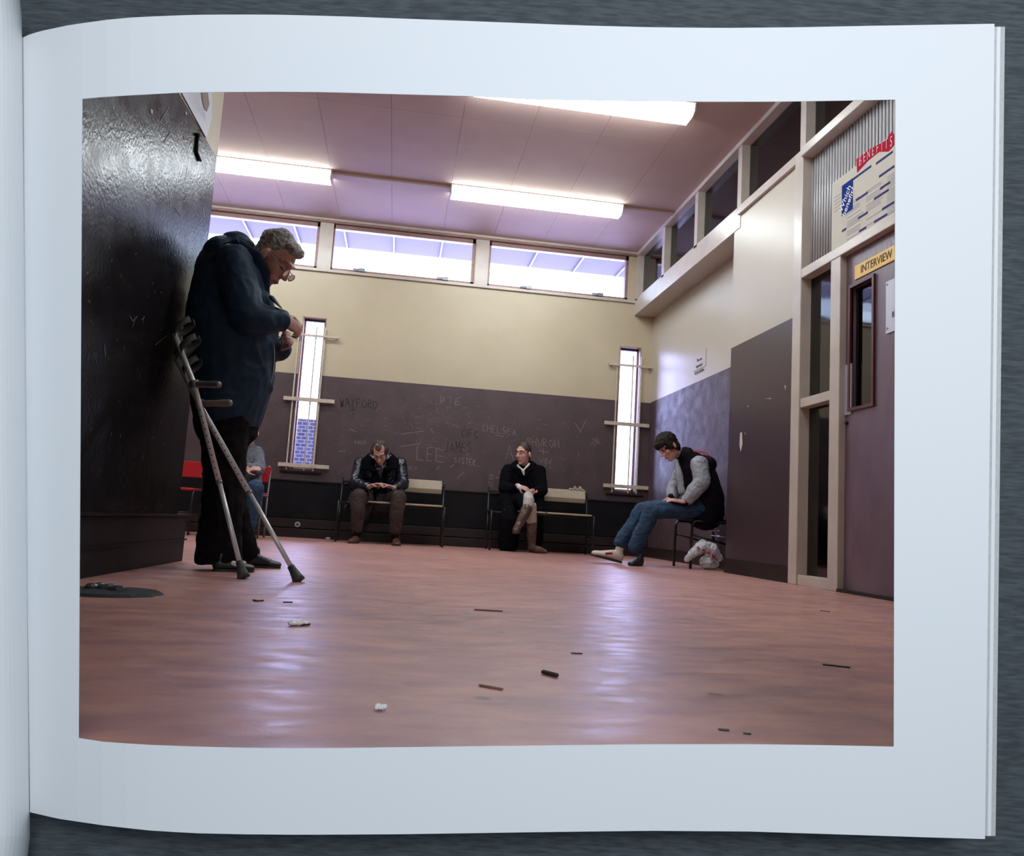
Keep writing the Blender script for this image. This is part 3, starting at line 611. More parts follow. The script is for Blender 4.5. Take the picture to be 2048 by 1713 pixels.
sweep(tr, [q(452, 830, .08), q(453, 960, .1), q(476, 1060, .13), q(492, 1106, .15)], [(.11, .11), (.07, .085), (.05, .06), (.045, .05)], side=R_)
fuse('trousers', tr, M['darkc'], pm, .011, 3, wob=.016, wsc=8)
shoe('shoe', atZ(436, 1142)+Vector((-.03, -.03, 0)), atZ(500, 1144)+Vector((0, 0, 0)), M['dshoe'], M['dsole'], pm, patch=M['pwhite'])
sh = shoe('shoe', atZ(488, 1134), atZ(554, 1137), M['dshoe'], M['dsole'], pm)
mb = MB(); b = atZ(520, 1136)+Vector((0, -.02, .058))
for i in range(5): mb.tube([b+Vector((.014*i-.03, -.015, .006-.005*i)), b+Vector((.014*i-.024, .02, .008-.005*i))], .003, 5)
mb.build('laces', M['grey'], sh)

pm.location.x += .015
# ---------------- crutches ----------------
def crutch(top, tip, hx, hy, cuffx, cuffy, label, hm):
    top = Vector(top); tip = Vector(tip); d = (tip-top).normalized(); L = (tip-top).length
    e = empty('crutch', tip, label=label, cat='crutch', group='elbow crutches'); e['_w'] = tuple(tip)
    hp = Vector(hy); bend = hx
    mb = MB(); mb.tube([top, bend, bend+(tip-bend)*.52], .0125, 14); mb.build('upper_tube', M['alu'], e, True)
    mb = MB(); mb.tube([bend+(tip-bend)*.5, tip-(tip-bend).normalized()*.05], .0105, 14); lt = mb.build('lower_tube', M['alu'], e, True)
    dd = (tip-bend).normalized(); c = bend+(tip-bend)*.52
    mb = MB(); mb.tube([c-dd*.008, c+dd*.006], .0138, 14); mb.build('clip_ring', M['dull'], e, True)
    sd = -D_*.0125; mbh = []
    for i in range(11):
        p = bend+(tip-bend)*(.14+.034*i)-D_*.012+R_*.003; mb = MB(); mb.tube([p, p-D_*.0022], .0032, 8); mb.build('adjustment_hole', M['ink'], e)
    mb = MB(); mb.tube([tip-dd*.075, tip-dd*.05, tip-dd*.02, tip], [.015, .017, .023, .028], 16); mb.build('rubber_foot', M['grubber'], e, True)
    mb = MB(); sweep(mb, [bend, bend+(hp-bend)*.25, bend+(hp-bend)*.5, bend+(hp-bend)*.8, hp], [.014, .016, .0145, .017, .016], n=12); mb.tube([bend-(hp-bend).normalized()*.012, bend+(hp-bend).normalized()*.02], .02, 12); mb.build('handgrip', hm, e, True)
    # forearm cuff: open C band
    c = top; ax = (bend-top).normalized(); x = R_-ax*R_.dot(ax); x.normalize(); y = ax.cross(x); mb = MB(); n = 20
    for kk, (off, r0) in enumerate(((.0, .052), (.085, .05))):
        vs = []; 
        for i in range(n):
            a = math.radians(-150+ (300)*i/(n-1)); ctr = c+ax*off+x*r0
            for rr, ww in ((r0, -.015), (r0, .015), (r0-.004, .015), (r0-.004, -.015)): vs.append(ctr - x*rr*math.cos(a) + y*rr*math.sin(a)*.9+ax*(ww - .03*(1-math.cos(a))*.5))
        fs = [(i*4+j, i*4+(j+1) % 4, (i+1)*4+(j+1) % 4, (i+1)*4+j) for i in range(n-1) for j in range(4)]+[(3, 2, 1, 0), ((n-1)*4, (n-1)*4+1, (n-1)*4+2, (n-1)*4+3)]
        mb.add(vs, fs)
    mb.build('arm_cuff', M['gplast'], e, True)
t1 = atZ(487, 1158)+Vector((0, 0, .004)); t2 = atZ(598, 1164)+Vector((0, 0, .004))
crutch(atY(349, 668, 3.70), t1, atY(388, 768, 3.68), atY(437, 769, 3.62), 0, 0, 'elbow crutch with the darker grip, its foot beside the shoes', M['dull'])
crutch(atY(352, 715, 3.77), t2, atY(398, 807, 3.74), atY(459, 806, 3.68), 0, 0, 'elbow crutch with the paler grip, its foot furthest out on the floor', M['handle'])
# ---------------- chairs ----------------
def seat_unit(x0, x1, yb, parent, torn=False, m=None):
    """bent board back rest and seat between x0 and x1, wall side at yb"""
    m = m or M['beige']; z0 = .585; z1 = .735; mb = MB()
    prof = [(yb, z0, 0), (yb-.022, z0+.05, 0), (yb-.012, z0+.055, 0), (yb+.03, z1, 0)]
    vs = [(x, y+o, z) for x in (x0, x1) for (y, z, _) in prof[0:1]+prof[1:2]+prof[3:4] for o in (0, .014)]
    k = 6; ring = [0, 2, 4, 5, 3, 1]
    fs = [tuple(ring[::-1]), tuple(i+k for i in ring)]+[(ring[i], ring[(i+1) % 6], ring[(i+1) % 6]+k, ring[i]+k) for i in range(6)]
    mb.add(vs, fs); mb.build('backrest', m, parent, bevel=.006)
    MB().box((x0, yb-.37, .432), (x1, yb-.01, .452)).build('seat', m, parent, bevel=.006)
    if torn:
        mb = MB(); random.seed(4)
        for i in range(7): ell(mb, (x1-.17+.02*i+random.uniform(-.01, .01), yb+.03, z1+random.uniform(0, .03)), (.022, .012, random.uniform(.012, .03)), None, 8, 6)
        for i in range(3): ell(mb, (x1-.03+.012*i, yb+.03, z1+.0-.008*i), (.018, .01, .02), None, 8, 6)
        fuse('torn_foam', mb, M['beige'], parent, .006, 0, label='torn foam tuft')
def bench(xs, yb, label, torn=False):
    e = empty('linked_bench', ((xs[0]+xs[-1])/2, yb-.2, 0), label=label, cat='seat'); e['_w'] = tuple(e.location)
    n = len(xs)-1
    for i in range(n): seat_unit(xs[i]+.012, xs[i+1]-.012, yb, e, torn and i == n-1)
    for x in (xs[0]-.12, xs[-1]+.015):
        mb = MB(); mb.tube([(x, yb-.36, 0), (x, yb-.355, .41), (x, yb-.33, .43), (x, yb-.03, .43), (x, yb+.0, .46), (x, yb+.05, .70)], .0115, 10); mb.tube([(x, yb-.04, .43), (x, yb-.01, 0)], .0115, 10); mb.tube([(x, yb-.358, .2), (x, yb-.02, .2)], .008, 8); mb.build('leg_frame', M['blackm'], e, True)
    for y, z in ((yb-.34, .418), (yb-.05, .418), (yb+.035, .66)):
        mb = MB(); mb.tube([(xs[0]-.12, y, z), (xs[-1]+.015, y, z)], .011, 10); mb.build('rail', M['blackm'], e, True)
    return e
a = atY(810, 960, 8.95).x; w = atY(888, 960, 8.95).x
bench([w-1.0, w-.5, w], 9.05, 'two-seat beige linked bench holding the man in the leather coat')
w2 = atY(1177, 990, 8.95).x
bench([w2-1.02, w2-.53, w2], 9.05, 'two-seat beige linked bench with torn foam, holding the woman in black', torn=True)
def tube_chair(x, y, label, m, mf, dx=.42, leg=.011, back=(.58, .745), facing=1):
    e = empty('chair', (x, y, 0), label=label, cat='chair'); e['_w'] = (x, y, 0)
    for sx in (-dx/2, dx/2):
        mb = MB(); mb.tube([(x+sx, y-.20, 0), (x+sx, y-.19, .40), (x+sx, y-.17, .43), (x+sx, y+.17, .43), (x+sx, y+.19, .45), (x+sx, y+.23, .70), (x+sx*.9, y+.235, .755)], leg, 10); mb.build('side_frame', mf, e, True)
        mb = MB(); mb.tube([(x+sx, y+.16, .43), (x+sx, y+.20, 0)], leg, 10); mb.build('leg', mf, e, True)
    for yy in (y-.19, y+.18): mb = MB(); mb.tube([(x-dx/2, yy, .22), (x+dx/2, yy, .22)], leg*.7, 8); mb.build('stretcher', mf, e, True)
    box('seat', (x-dx/2-.005, y-.2, .438), (x+dx/2+.005, y+.17, .462), m, e, bevel=.008)
    box('backrest', (x-dx/2-.005, y+.215, back[0]), (x+dx/2+.005, y+.232, back[1]), m, e, bevel=.005)
    return e
xr = atY(381, 950, 8.6).x
tube_chair(xr-.1, 8.42, 'red chair seen behind the crutches, left of the standing man', M['red'], M['blackm'], dx=.46)
xp = atY(500, 960, 8.55).x
tube_chair(xp-.04, 8.5, 'red chair with a pale tube frame under the half-hidden sitter', M['red'], mat('pale tube', (0.2, 0.18, 0.18), 0.4, metal=.5), dx=.42)

# ---------------- generic seated body ----------------
def limb(mb, pts, rads, **k): sweep(mb, pts, rads, **k)
# man in leather coat
q = lambda x, y, Y=8.95: atY(x, y, Y)
p1 = person(q(760, 1040), 'man in a black leather coat seated bent over his hands'); hf, hu = -CF*.80-U_*.62+R_*.03, U_*.8-CF*.6-R_*.02
body = MB(); A, HR = head_prims(body, q(760, 906, 8.72), hf, hu, 1.0, neck=q(760, 928, 8.92))
sweep(body, [q(760, 940, 8.95), q(760, 965, 9.0), q(760, 1000, 9.03)], [(.12, .06), (.12, .08), (.13, .09)], side=R_)
for sx, el, wr in ((728, (712, 970), (738, 974)), (793, (806, 972), (789, 977))):
    sweep(body, [q(sx, 928), q(*el, 8.82), q(*wr, 8.62)], [.05, .042, .03])
hand_prims(body, q(742, 972, 8.6), R_*1+U_*.25-D_*.25, -U_*.7-D_*.3, 1.0, curl=.5, thumb=1)
hand_prims(body, q(783, 974, 8.6), -R_*1+U_*.28-D_*.25, -U_*.7-D_*.3, 1.0, curl=.5, thumb=-1)
for (hx, kx, ky, ax, ay) in ((742, 717, 993, 714, 1066), (780, 797, 995, 790, 1070)): sweep(body, [q(hx, 1002, 9.02), q(kx, ky, 8.58), q(ax, ay, 8.60)], [.06, .05, .035])
fuse('body', body, M['skin'], p1, .0065, 2); face_bits(A, HR, p1, 1.0, M['hdark'], M['lips'], down=True)
mb = MB(); ell(mb, A(-.036, 0, .036), (.088, .088, .102), HR); ell(mb, A(.018, 0, .095), (.055, .035, .035), HR)
for sg in (-1, 1): ell(mb, A(.0, sg*.074, .038), (.055, .02, .055), HR)
fuse('hair', mb, M['hbrown'], p1, .007, 1, clump=(.008, 36))
ct = MB(); sweep(ct, [q(760, 926, 8.93), q(760, 945, 8.95), q(760, 975, 8.98), q(760, 1005, 9.02)], [(.21, .10), (.235, .14), (.235, .15), (.25, .16)], side=R_, n=20)
for sx, el, wr in ((724, (711, 966), (737, 974)), (797, (804, 968), (790, 977))):
    sweep(ct, [q(sx, 927), q(*el, 8.84)], [.085, .078]); sweep(ct, [q(*el, 8.84), q(*wr, 8.64)], [.078, .05])
sweep(ct, [q(722, 980, 8.9), q(708, 998, 8.78), q(690, 1014, 8.72)], [.08, .06, .02]); sweep(ct, [q(735, 995, 8.85), q(722, 1040, 8.95), q(715, 1060, 9.0)], [.09, .1, .07])
cto = fuse('leather_coat', ct, M['leather'], p1, .010, 2, wob=.015, wsc=8)
mb = MB()
for sg in (-1, 1):
    sweep(mb, [q(760-sg*17, 910, 8.95), q(760-sg*25, 922, 8.84), q(760-sg*27, 935, 8.75), q(760-sg*10, 939, 8.72)], [(.045, .03), (.075, .03), (.07, .025), (.03, .015)], side=R_)
    sweep(mb, [q(760-sg*12, 938, 8.79), q(760-sg*8, 965, 8.78), q(760-sg*6, 985, 8.8)], [(.03, .012), (.045, .012), (.04, .01)], side=R_)
fuse('fur_collar', mb, M['furc'], cto, .007, 1)
tr = MB(); sweep(tr, [q(745, 1003, 9.02), q(776, 1003, 9.02)], [.11, .11])
for (hx, kx, ky, ax, ay) in ((742, 717, 993, 714, 1058), (780, 797, 995, 790, 1062)):
    sweep(tr, [q(hx, 1002, 9.02), q(kx, ky, 8.6)], [.1, .085]); sweep(tr, [q(kx, ky, 8.59), q((kx+ax)/2, (ky+ay)/2, 8.56), q(ax, ay, 8.60)], [.085, .072, .060])
fuse('trousers', tr, M['greytr'], p1, .010, 2, wob=.014, wsc=11)
for (ax, az) in ((714, 1), (790, 0)):
    c = q(ax, 1072, 8.60); mb = MB(); sweep(mb, [Vector((c.x, c.y, .15)), Vector((c.x, c.y, .06))], [.04, .038]); mb.build('sock', M['coat'], p1, True)
c = q(713, 1080, 8.69); shoe('shoe', (c.x+.02, 8.66, 0), (c.x-.05, 8.38, 0), M['bshoe'], M['dsole'], p1, w=.05, h=.065)
c = q(791, 1084, 8.69); shoe('shoe', (c.x, 8.66, 0), (c.x+.015, 8.38, 0), M['bshoe'], M['dsole'], p1, w=.05, h=.065)
mb = MB(); c = q(787, 975, 8.63); mb.tube([c+Vector((.01, -.035, .02)), c+Vector((.018, -.045, -.01)), c+Vector((.012, -.03, -.035))], .006, 6); mb.build('wristwatch', M['chrome'], p1, True)
mb = MB(); mb.tube([q(757, 967, 8.5), q(765, 966, 8.5)], .004, 8); mb.build('cigarette', M['pwhite'], p1)

# woman
p2 = person(q(1045, 1040), 'woman in a long black coat and brown boots, legs crossed'); hf, hu = -CF*.82-R_*.52+U_*.0, U_*1-R_*.03
body = MB(); A, HR = head_prims(body, q(1046, 908, 8.86), hf, hu, .98, neck=q(1047, 936, 8.95))
sweep(body, [q(1047, 938), q(1047, 970, 9.0), q(1048, 1008, 9.03)], [(.08, .05), (.10, .07), (.12, .09)], side=R_)
for pts in ([q(1017, 942), q(1012, 978, 8.85), q(1034, 974, 8.70)], [q(1077, 944), q(1084, 982, 8.85), q(1063, 982, 8.68)]): sweep(body, pts, [.045, .038, .026])
hand_prims(body, q(1038, 972, 8.68), R_*.9-U_*.35-D_*.2, -U_*.8+D_*.5, .92, curl=.4, thumb=1)
hand_prims(body, q(1068, 984, 8.7), -R_*.9-U_*.2-D_*.1, -U_*.8+D_*.5, .9, curl=.6, thumb=-1)
sweep(body, [q(1055, 1006, 9.0), q(1058, 997, 8.55), q(1037, 1052, 8.47)], [.07, .05, .035]); sweep(body, [q(1040, 1006, 9.0), q(1064, 1010, 8.62), q(1063, 1085, 8.72)], [.07, .05, .035])
fuse('body', body, M['skinp'], p2, .0065, 2); face_bits(A, HR, p2, .98, M['hbrown'], M['lips'])
mb = MB(); ell(mb, A(-.025, 0, .046), (.096, .0835, .100), HR); ell(mb, A(-.105, 0, -.02), (.03, .03, .05), HR); sweep(mb, [A(-.10, 0, -.03), A(-.115, 0, -.08), A(-.10, 0, -.13)], [.026, .026, .012])
fuse('hair', mb, mat('pulled back brown hair', (.03, .015, .011), .5, (.05, .028, .02), 50, bump=.4, bscale=90), p2, .006, 2, clump=(.003, 45))
cl = MB(); sweep(cl, [q(1036, 932, 8.84), q(1046, 941, 8.80), q(1057, 930, 8.84)], [.013, .012, .013]); sweep(cl, [q(1036, 930, 8.86), q(1038, 934, 8.97), q(1056, 930, 8.97), q(1058, 928, 8.86)], [.014]*4); sweep(cl, [q(1046, 941, 8.80), q(1048, 950, 8.81)], [(.02, .008), (.008, .006)], side=R_)
fuse('shirt_collar', cl, M['shirt'], p2, .005, 1)
ct = MB(); sweep(ct, [q(1047, 936, 8.96), q(1047, 950, 8.97), q(1047, 978, 9.0), q(1046, 1008, 9.02)], [(.17, .085), (.21, .115), (.225, .14), (.25, .15)], side=R_, n=20)
ell(ct, q(1017, 937), (.07, .07, .05)); ell(ct, q(1078, 938), (.07, .07, .05))
sweep(ct, [q(1046, 950, 8.85), q(1034, 938, 8.88), q(1032, 928, 8.97), q(1046, 924, 9.03), q(1061, 928, 8.97), q(1060, 937, 8.88), q(1049, 951, 8.84)], [.035, .04, .035, .035, .035, .04, .035])
sweep(ct, [q(1015, 942), q(1009, 978, 8.86)], [.075, .07]); sweep(ct, [q(1009, 978, 8.86), q(1032, 975, 8.71)], [.066, .046])
sweep(ct, [q(1079, 944), q(1084, 982, 8.86)], [.075, .07]); sweep(ct, [q(1084, 982, 8.86), q(1066, 985, 8.72)], [.066, .05])
sweep(ct, [q(1018, 1000, 8.85), q(1020, 1040, 8.72), q(1016, 1090, 8.78)], [(.12, .12), (.11, .12), (.12, .11)], side=R_); sweep(ct, [q(1030, 1000, 8.8), q(1045, 1000, 8.62), q(1046, 1012, 8.55)], [.09, .07, .05])
sweep(ct, [q(1075, 1000, 8.88), q(1077, 1020, 8.8), q(1076, 1085, 8.95)], [(.08, .1), (.06, .09), (.06, .05)], side=R_)
fuse('long_coat', ct, M['coat'], p2, .010, 2, wob=.01, wsc=9)
mb = MB(); sweep(mb, [q(1035, 972, 8.70), q(1040, 975, 8.67)], [.03, .029]); mb.build('shirt_cuff', M['shirt'], p2, True)
mb = MB(); sweep(mb, [q(1056, 992, 8.60), q(1058, 1000, 8.54), q(1052, 1022, 8.51)], [.055, .062, .054]); fuse('stocking', mb, M['tights'], p2, .008, 2)
mb = MB(); sweep(mb, [q(1062, 1012, 8.62), q(1064, 1048, 8.66)], [.062, .056]); fuse('stocking', mb, mat('beige stocking', (.4, .33, .27), .8), p2, .008, 2)
mb = MB(); sweep(mb, [q(1054, 1016, 8.505), q(1046, 1034, 8.485), q(1038, 1050, 8.47)], [.06, .056, .045]); sweep(mb, [q(1038, 1050, 8.47), q(1033, 1058, 8.42), q(1031, 1062, 8.33)], [.042, .045, .032])
b = fuse('boot', mb, M['boot'], p2, .007, 2, wob=.006, wsc=22); mb = MB(); sweep(mb, [q(1037, 1057, 8.46), q(1031, 1066, 8.36)], [(.035, .012), (.035, .01)], side=R_); mb.build('boot_sole', M['bshoe'], b, True)
c = q(1063, 1090, 8.72); mb = MB(); sweep(mb, [q(1064, 1046, 8.66), q(1063, 1070, 8.70), Vector((c.x, 8.71, .1)), Vector((c.x, 8.71, .05))], [.062, .056, .045, .045]); sweep(mb, [Vector((c.x, 8.73, .045)), Vector((c.x+.06, 8.62, .04)), Vector((c.x+.13, 8.52, .026))], [.042, .042, .02])
fuse('boot', mb, M['boot'], p2, .007, 2, wob=.006, wsc=22)

# young man in the varsity jacket, in profile
YY = 6.95
q = lambda x, y, d=0.0: atY(x, y, YY+d)
p3 = person(q(1380, 1040), 'young man in a dark jacket with pale sleeves, slumped on a chair'); hf, hu = -R_*.72-U_*.55-D_*.42, U_*.78-R_*.62
body = MB(); A, HR = head_prims(body, q(1336, 894, -.05), hf, hu, .98, neck=q(1372, 915, .02))
sweep(body, [q(1386, 930), q(1402, 960), q(1404, 1000)], [(.07, .10), (.09, .12), (.10, .12)], side=R_)
sweep(body, [q(1400, 932, -.15), q(1404, 962, -.22), q(1370, 1003, -.20)], [.045, .04, .028]); sweep(body, [q(1375, 925, .17), q(1352, 975, .2), q(1340, 997, .02)], [.045, .04, .028])
hand_prims(body, q(1364, 1003, -.2), -R_*1+U_*.15+D_*.3, -U_*.9+D_*.2, .95, curl=.35, thumb=1); hand_prims(body, q(1342, 996, .0), -R_*.7-U_*.6-D_*.1, D_*.8-U_*.3+R_*.3, .95, curl=.8, thumb=-1)
sweep(body, [q(1395, 1018, -.09), q(1302, 1026, -.12), q(1268, 1100, -.08)], [.07, .05, .034]); sweep(body, [q(1390, 1018, .1), q(1280, 1022, .1), q(1238, 1092, .1)], [.07, .05, .034])
fuse('body', body, M['skinp'], p3, .0065, 2); face_bits(A, HR, p3, .98, M['hdark'], M['lips'], down=True, skin=M['skinp'])
mb = MB(); ell(mb, A(-.018, 0, .042), (.108, .09, .102), HR); ell(mb, A(.062, 0, .062), (.042, .07, .042), HR); ell(mb, A(-.055, 0, -.03), (.05, .076, .07), HR)
for sg in (-1, 1): ell(mb, A(.008, sg*.074, .012), (.045, .018, .05), HR)
fuse('hair', mb, M['hdark'], p3, .006, 1, clump=(.008, 34))
ct = MB(); sweep(ct, [q(1372, 913), q(1390, 935), q(1400, 965), q(1408, 1000), q(1410, 1028)], [(.09, .14), (.16, .19), (.17, .19), (.18, .2), (.17, .2)], side=R_, n=20)
ell(ct, q(1408, 930), (.10, .17, .09))
vb = fuse('jacket_body', ct, M['vest'], p3, .010, 3, wob=.01, wsc=9)
mb = MB(); sweep(mb, [q(1352, 922, -.08), q(1358, 950, -.11), q(1364, 985, -.12)], [(.02, .03), (.03, .035), (.03, .03)], side=R_); fuse('sweatshirt', mb, M['sleeve'], p3, .007, 2, wob=.008, wsc=16)
for (a1, e1, w1) in ((q(1398, 926, -.175), q(1405, 962, -.225), q(1374, 1000, -.20)), (q(1372, 928, .17), q(1352, 972, .17), q(1344, 992, .03))):
    mb = MB(); sweep(mb, [a1, (a1+e1)/2, e1], [.078, .078, .072]); sweep(mb, [e1, (e1+w1)/2, w1], [.072, .07, .05]); o = fuse('sleeve', mb, M['sleeve'], p3, .008, 2, wob=.012, wsc=13)
    mb = MB(); d = (w1-e1).normalized(); sweep(mb, [w1-d*.005, w1+d*.03], [.04, .036]); mb.build('cuff', M['vest'], o, True)
mb = MB(); mb.tube([q(1386, 902, -.17), q(1405, 905, -.21), q(1416, 915, -.24)], .005, 6); mb.tube([q(1390, 900, -.12), q(1412, 905, -.16), q(1424, 918, -.18)], .004, 6); mb.build('red_piping', M['red'], vb, True)
tr = MB(); sweep(tr, [q(1400, 1012, -.09), q(1400, 1012, .09)], [.115, .115])
sweep(tr, [q(1395, 1014, -.09), q(1304, 1022, -.12)], [.095, .075]); sweep(tr, [q(1304, 1022, -.12), q(1286, 1060, -.1), q(1270, 1096, -.08)], [.075, .068, .062])
sweep(tr, [q(1390, 1014, .1), q(1284, 1020, .1)], [.095, .072]); sweep(tr, [q(1284, 1020, .1), q(1260, 1058, .1), q(1240, 1086, .1)], [.072, .066, .062])
fuse('jeans', tr, M['denim'], p3, .009, 2, wob=.016, wsc=12)
h = q(1243, 1120, .1); h.z = .004; t = h+Vector((-.29, -.03, .055))
shoe('trainer', h, t, M['sneak'], M['dsole'], p3, w=.055, h=.085, patch=M['pred'])
h = q(1284, 1110, -.08); shoe('trainer', (h.x, h.y, 0), (h.x-.16, h.y-.17, 0), M['dshoe'], M['dsole'], p3, w=.045, h=.06)
# his chair (side on, facing left)
def side_chair(x, y, label):
    e = empty('chair', (x, y, 0), label=label, cat='chair'); e['_w'] = (x, y, 0)
    for sy in (-.21, .21):
        mb = MB(); mb.tube([(x-.22, y+sy, 0), (x-.215, y+sy, .38), (x-.19, y+sy, .42), (x+.16, y+sy, .42), (x+.19, y+sy, .45), (x+.24, y+sy, .78)], .0125, 10); mb.build('side_frame', M['blackm'], e, True)
        mb = MB(); mb.tube([(x+.14, y+sy, .42), (x+.2, y+sy, 0)], .0125, 10); mb.build('leg', M['blackm'], e, True)
        mb = MB(); mb.tube([(x-.215, y+sy, .30), (x+.16, y+sy, .22)], .009, 8); mb.build('stretcher', M['blackm'], e, True)
    for k in range(3): mb = MB(); mb.tube([(x-.05+.09*k, y-.21, .40-.05*k), (x-.05+.09*k, y+.21, .40-.05*k)], .006, 8); mb.build('cross_wire', M['chrome'], e, True)
    box('seat', (x-.21, y-.205, .428), (x+.17, y+.205, .45), M['black'], e, bevel=.008); box('backrest', (x+.215, y-.2, .60), (x+.235, y+.2, .78), M['black'], e, bevel=.005)
side_chair(atY(1372, 1040, 6.9).x+.24, 7.02, 'black tube chair under the young man in the pale-sleeved jacket')
# half-hidden sitter behind the standing man
q = lambda x, y, Y=8.5: atY(x, y, Y)
p4 = person(q(505, 1030), 'person in a grey jumper and jeans, arms folded, half hidden behind the standing man'); hf, hu = -CF*.85+R_*.15-U_*.35, U_*1-CF*.3
body = MB(); A, HR = head_prims(body, q(498, 866, 8.42), hf, hu, 1.0, neck=q(491, 894, 8.5))
sweep(body, [q(487, 900), q(487, 940), q(487, 975)], [(.13, .09), (.12, .1), (.14, .11)], side=R_)
sweep(body, [q(512, 905), q(518, 940, 8.38), q(495, 937, 8.22)], [.045, .04, .03]); sweep(body, [q(464, 905), q(458, 945, 8.38), q(492, 940, 8.24)], [.045, .04, .03])
hand_prims(body, q(492, 940, 8.22), R_*1+U_*.2, D_*.4-U_*.6, .95, curl=.3, thumb=1)
sweep(body, [q(500, 975, 8.5), q(511, 980, 8.18), q(503, 1050, 8.2)], [.05, .04, .03]); sweep(body, [q(474, 975, 8.5), q(462, 980, 8.16), q(462, 1060, 8.2)], [.05, .04, .03])
fuse('body', body, M['skinp'], p4, .007, 2); face_bits(A, HR, p4, 1.0, M['hdark'], M['lips'])
mb = MB(); ell(mb, A(-.022, 0, .042), (.1, .09, .104), HR); ell(mb, A(-.04, 0, -.03), (.05, .088, .07), HR); fuse('hair', mb, M['hdark'], p4, .007, 1, clump=(.006, 34))
ct = MB(); sweep(ct, [q(488, 893), q(487, 915), q(487, 945), q(487, 978)], [(.12, .08), (.18, .12), (.18, .13), (.19, .14)], side=R_, n=18)
for a1, e1, w1 in ((q(513, 905), q(519, 938, 8.38), q(497, 936, 8.24)), (q(463, 905), q(458, 944, 8.38), q(489, 942, 8.26))): sweep(ct, [a1, e1], [.07, .062]); sweep(ct, [e1, w1], [.062, .046])
fuse('jumper', ct, M['jumper'], p4, .009, 2, wob=.014, wsc=13)
tr = MB(); sweep(tr, [q(475, 978, 8.5), q(500, 978, 8.5)], [.11, .11])
for hx, kx, ax in ((500, 511, 500), (474, 462, 462)): sweep(tr, [q(hx, 977, 8.5), q(kx, 975, 8.14)], [.09, .078]); sweep(tr, [q(kx, 975, 8.14), q(ax, 1050, 8.2)], [.078, .06])
fuse('jeans', tr, M['denim'], p4, .009, 2, wob=.012, wsc=12)
for ax in (503, 462): c = q(ax, 1060, 8.22); shoe('shoe', (c.x, 8.28, 0), (c.x, 8.02, 0), M['dshoe'], M['dsole'], p4)

# ---------------- plastic bag under the chair ----------------
q = lambda x, y, d=0.0: atY(x, y, 6.78+d)
bag = MB(); sweep(bag, [q(1372, 1120), q(1390, 1105), q(1405, 1090), q(1425, 1100), q(1440, 1118)], [.02, .045, .055, .055, .03], n=12)
ell(bag, atZ(1420, 1140)+Vector((0, .02, .065)), (.085, .07, .065)); sweep(bag, [q(1418, 1105), q(1416, 1125)], [.03, .05])
bm_ = mat('thin white plastic', (0.75, 0.76, 0.82), 0.3, (0.5, 0.51, 0.57), 22, bump=.5, bscale=16, stretch=(1, 1, .3))
bo = fuse('carrier_bag', bag, bm_, None, .006, 2, wob=.016, wsc=14, label='crumpled white and red plastic bag hanging under the black chair', cat='bag')
mb = MB()
for (x, y) in ((1397, 1096), (1408, 1101), (1418, 1107), (1427, 1113), (1432, 1119)):
    c = q(x, y, -.058); mb.box((-.014, -.004, -.006), (.014, .004, .006), R=Matrix.Rotation(.5, 3, 'Y'), c=c)
mb.build('red_print', M['pred'], bo)

# ---------------- writing scratched on the back wall ----------------
G = {'W': [[(0, 1), (.25, 0), (.5, .7), (.75, 0), (1, 1)]], 'A': [[(0, 0), (.5, 1), (1, 0)], [(.2, .4), (.8, .4)]], 'T': [[(0, 1), (1, 1)], [(.5, 1), (.5, 0)]], 'F': [[(0, 0), (0, 1), (.9, 1)], [(0, .55), (.7, .55)]],
 'O': [[(.5, 1), (.1, .8), (0, .4), (.3, 0), (.8, .1), (1, .6), (.5, 1)]], 'R': [[(0, 0), (0, 1), (.7, .95), (.8, .65), (0, .5), (.9, 0)]], 'D': [[(0, 0), (0, 1), (.7, .8), (.9, .4), (.5, 0), (0, 0)]], 'L': [[(0, 1), (0, 0), (.9, 0)]],
 'E': [[(.9, 1), (0, 1), (0, 0), (.9, 0)], [(0, .5), (.7, .5)]], 'S': [[(.9, .9), (.3, 1), (.1, .7), (.8, .4), (.7, .05), (0, .1)]], 'I': [[(.5, 1), (.5, 0)]], 'H': [[(0, 0), (0, 1)], [(1, 0), (1, 1)], [(0, .5), (1, .5)]], 'C': [[(.9, .9), (.2, .9), (0, .4), (.3, 0), (.9, .1)]],
 'K': [[(0, 0), (0, 1)], [(.8, 1), (0, .5), (.9, 0)]], 'U': [[(0, 1), (.1, .1), (.8, .1), (1, 1)]], 'N': [[(0, 0), (0, 1), (1, 0), (1, 1)]], 'G': [[(.9, .9), (.2, .9), (0, .4), (.4, 0), (.9, .2), (.9, .5), (.5, .5)]], 'Y': [[(0, 1), (.5, .5), (1, 1)], [(.5, .5), (.5, 0)]], 'P': [[(0, 0), (0, 1), (.8, .9), (.7, .5), (0, .5)]], 'J': [[(.8, 1), (.7, .1), (.1, .1)]], 'M': [[(0, 0), (.1, 1), (.5, .4), (.9, 1), (1, 0)]], 'B': [[(0, 0), (0, 1), (.7, .8), (.1, .55), (.8, .3), (0, 0)]]}
WB = bpy.data.objects['wall_back']
def stroke(mb, pts, t, yy=YB):
    for a, b in zip(pts, pts[1:]):
        a = Vector(a); b = Vector(b); d = (b-a); 
        if d.length < 1e-4: continue
        n = Vector((-d.z, 0, d.x)).normalized()*t; o = Vector((0, -.0012, 0))
        mb.add([a-n+o, b-n+o, b+n+o, a+n+o], [(0, 1, 2, 3)])
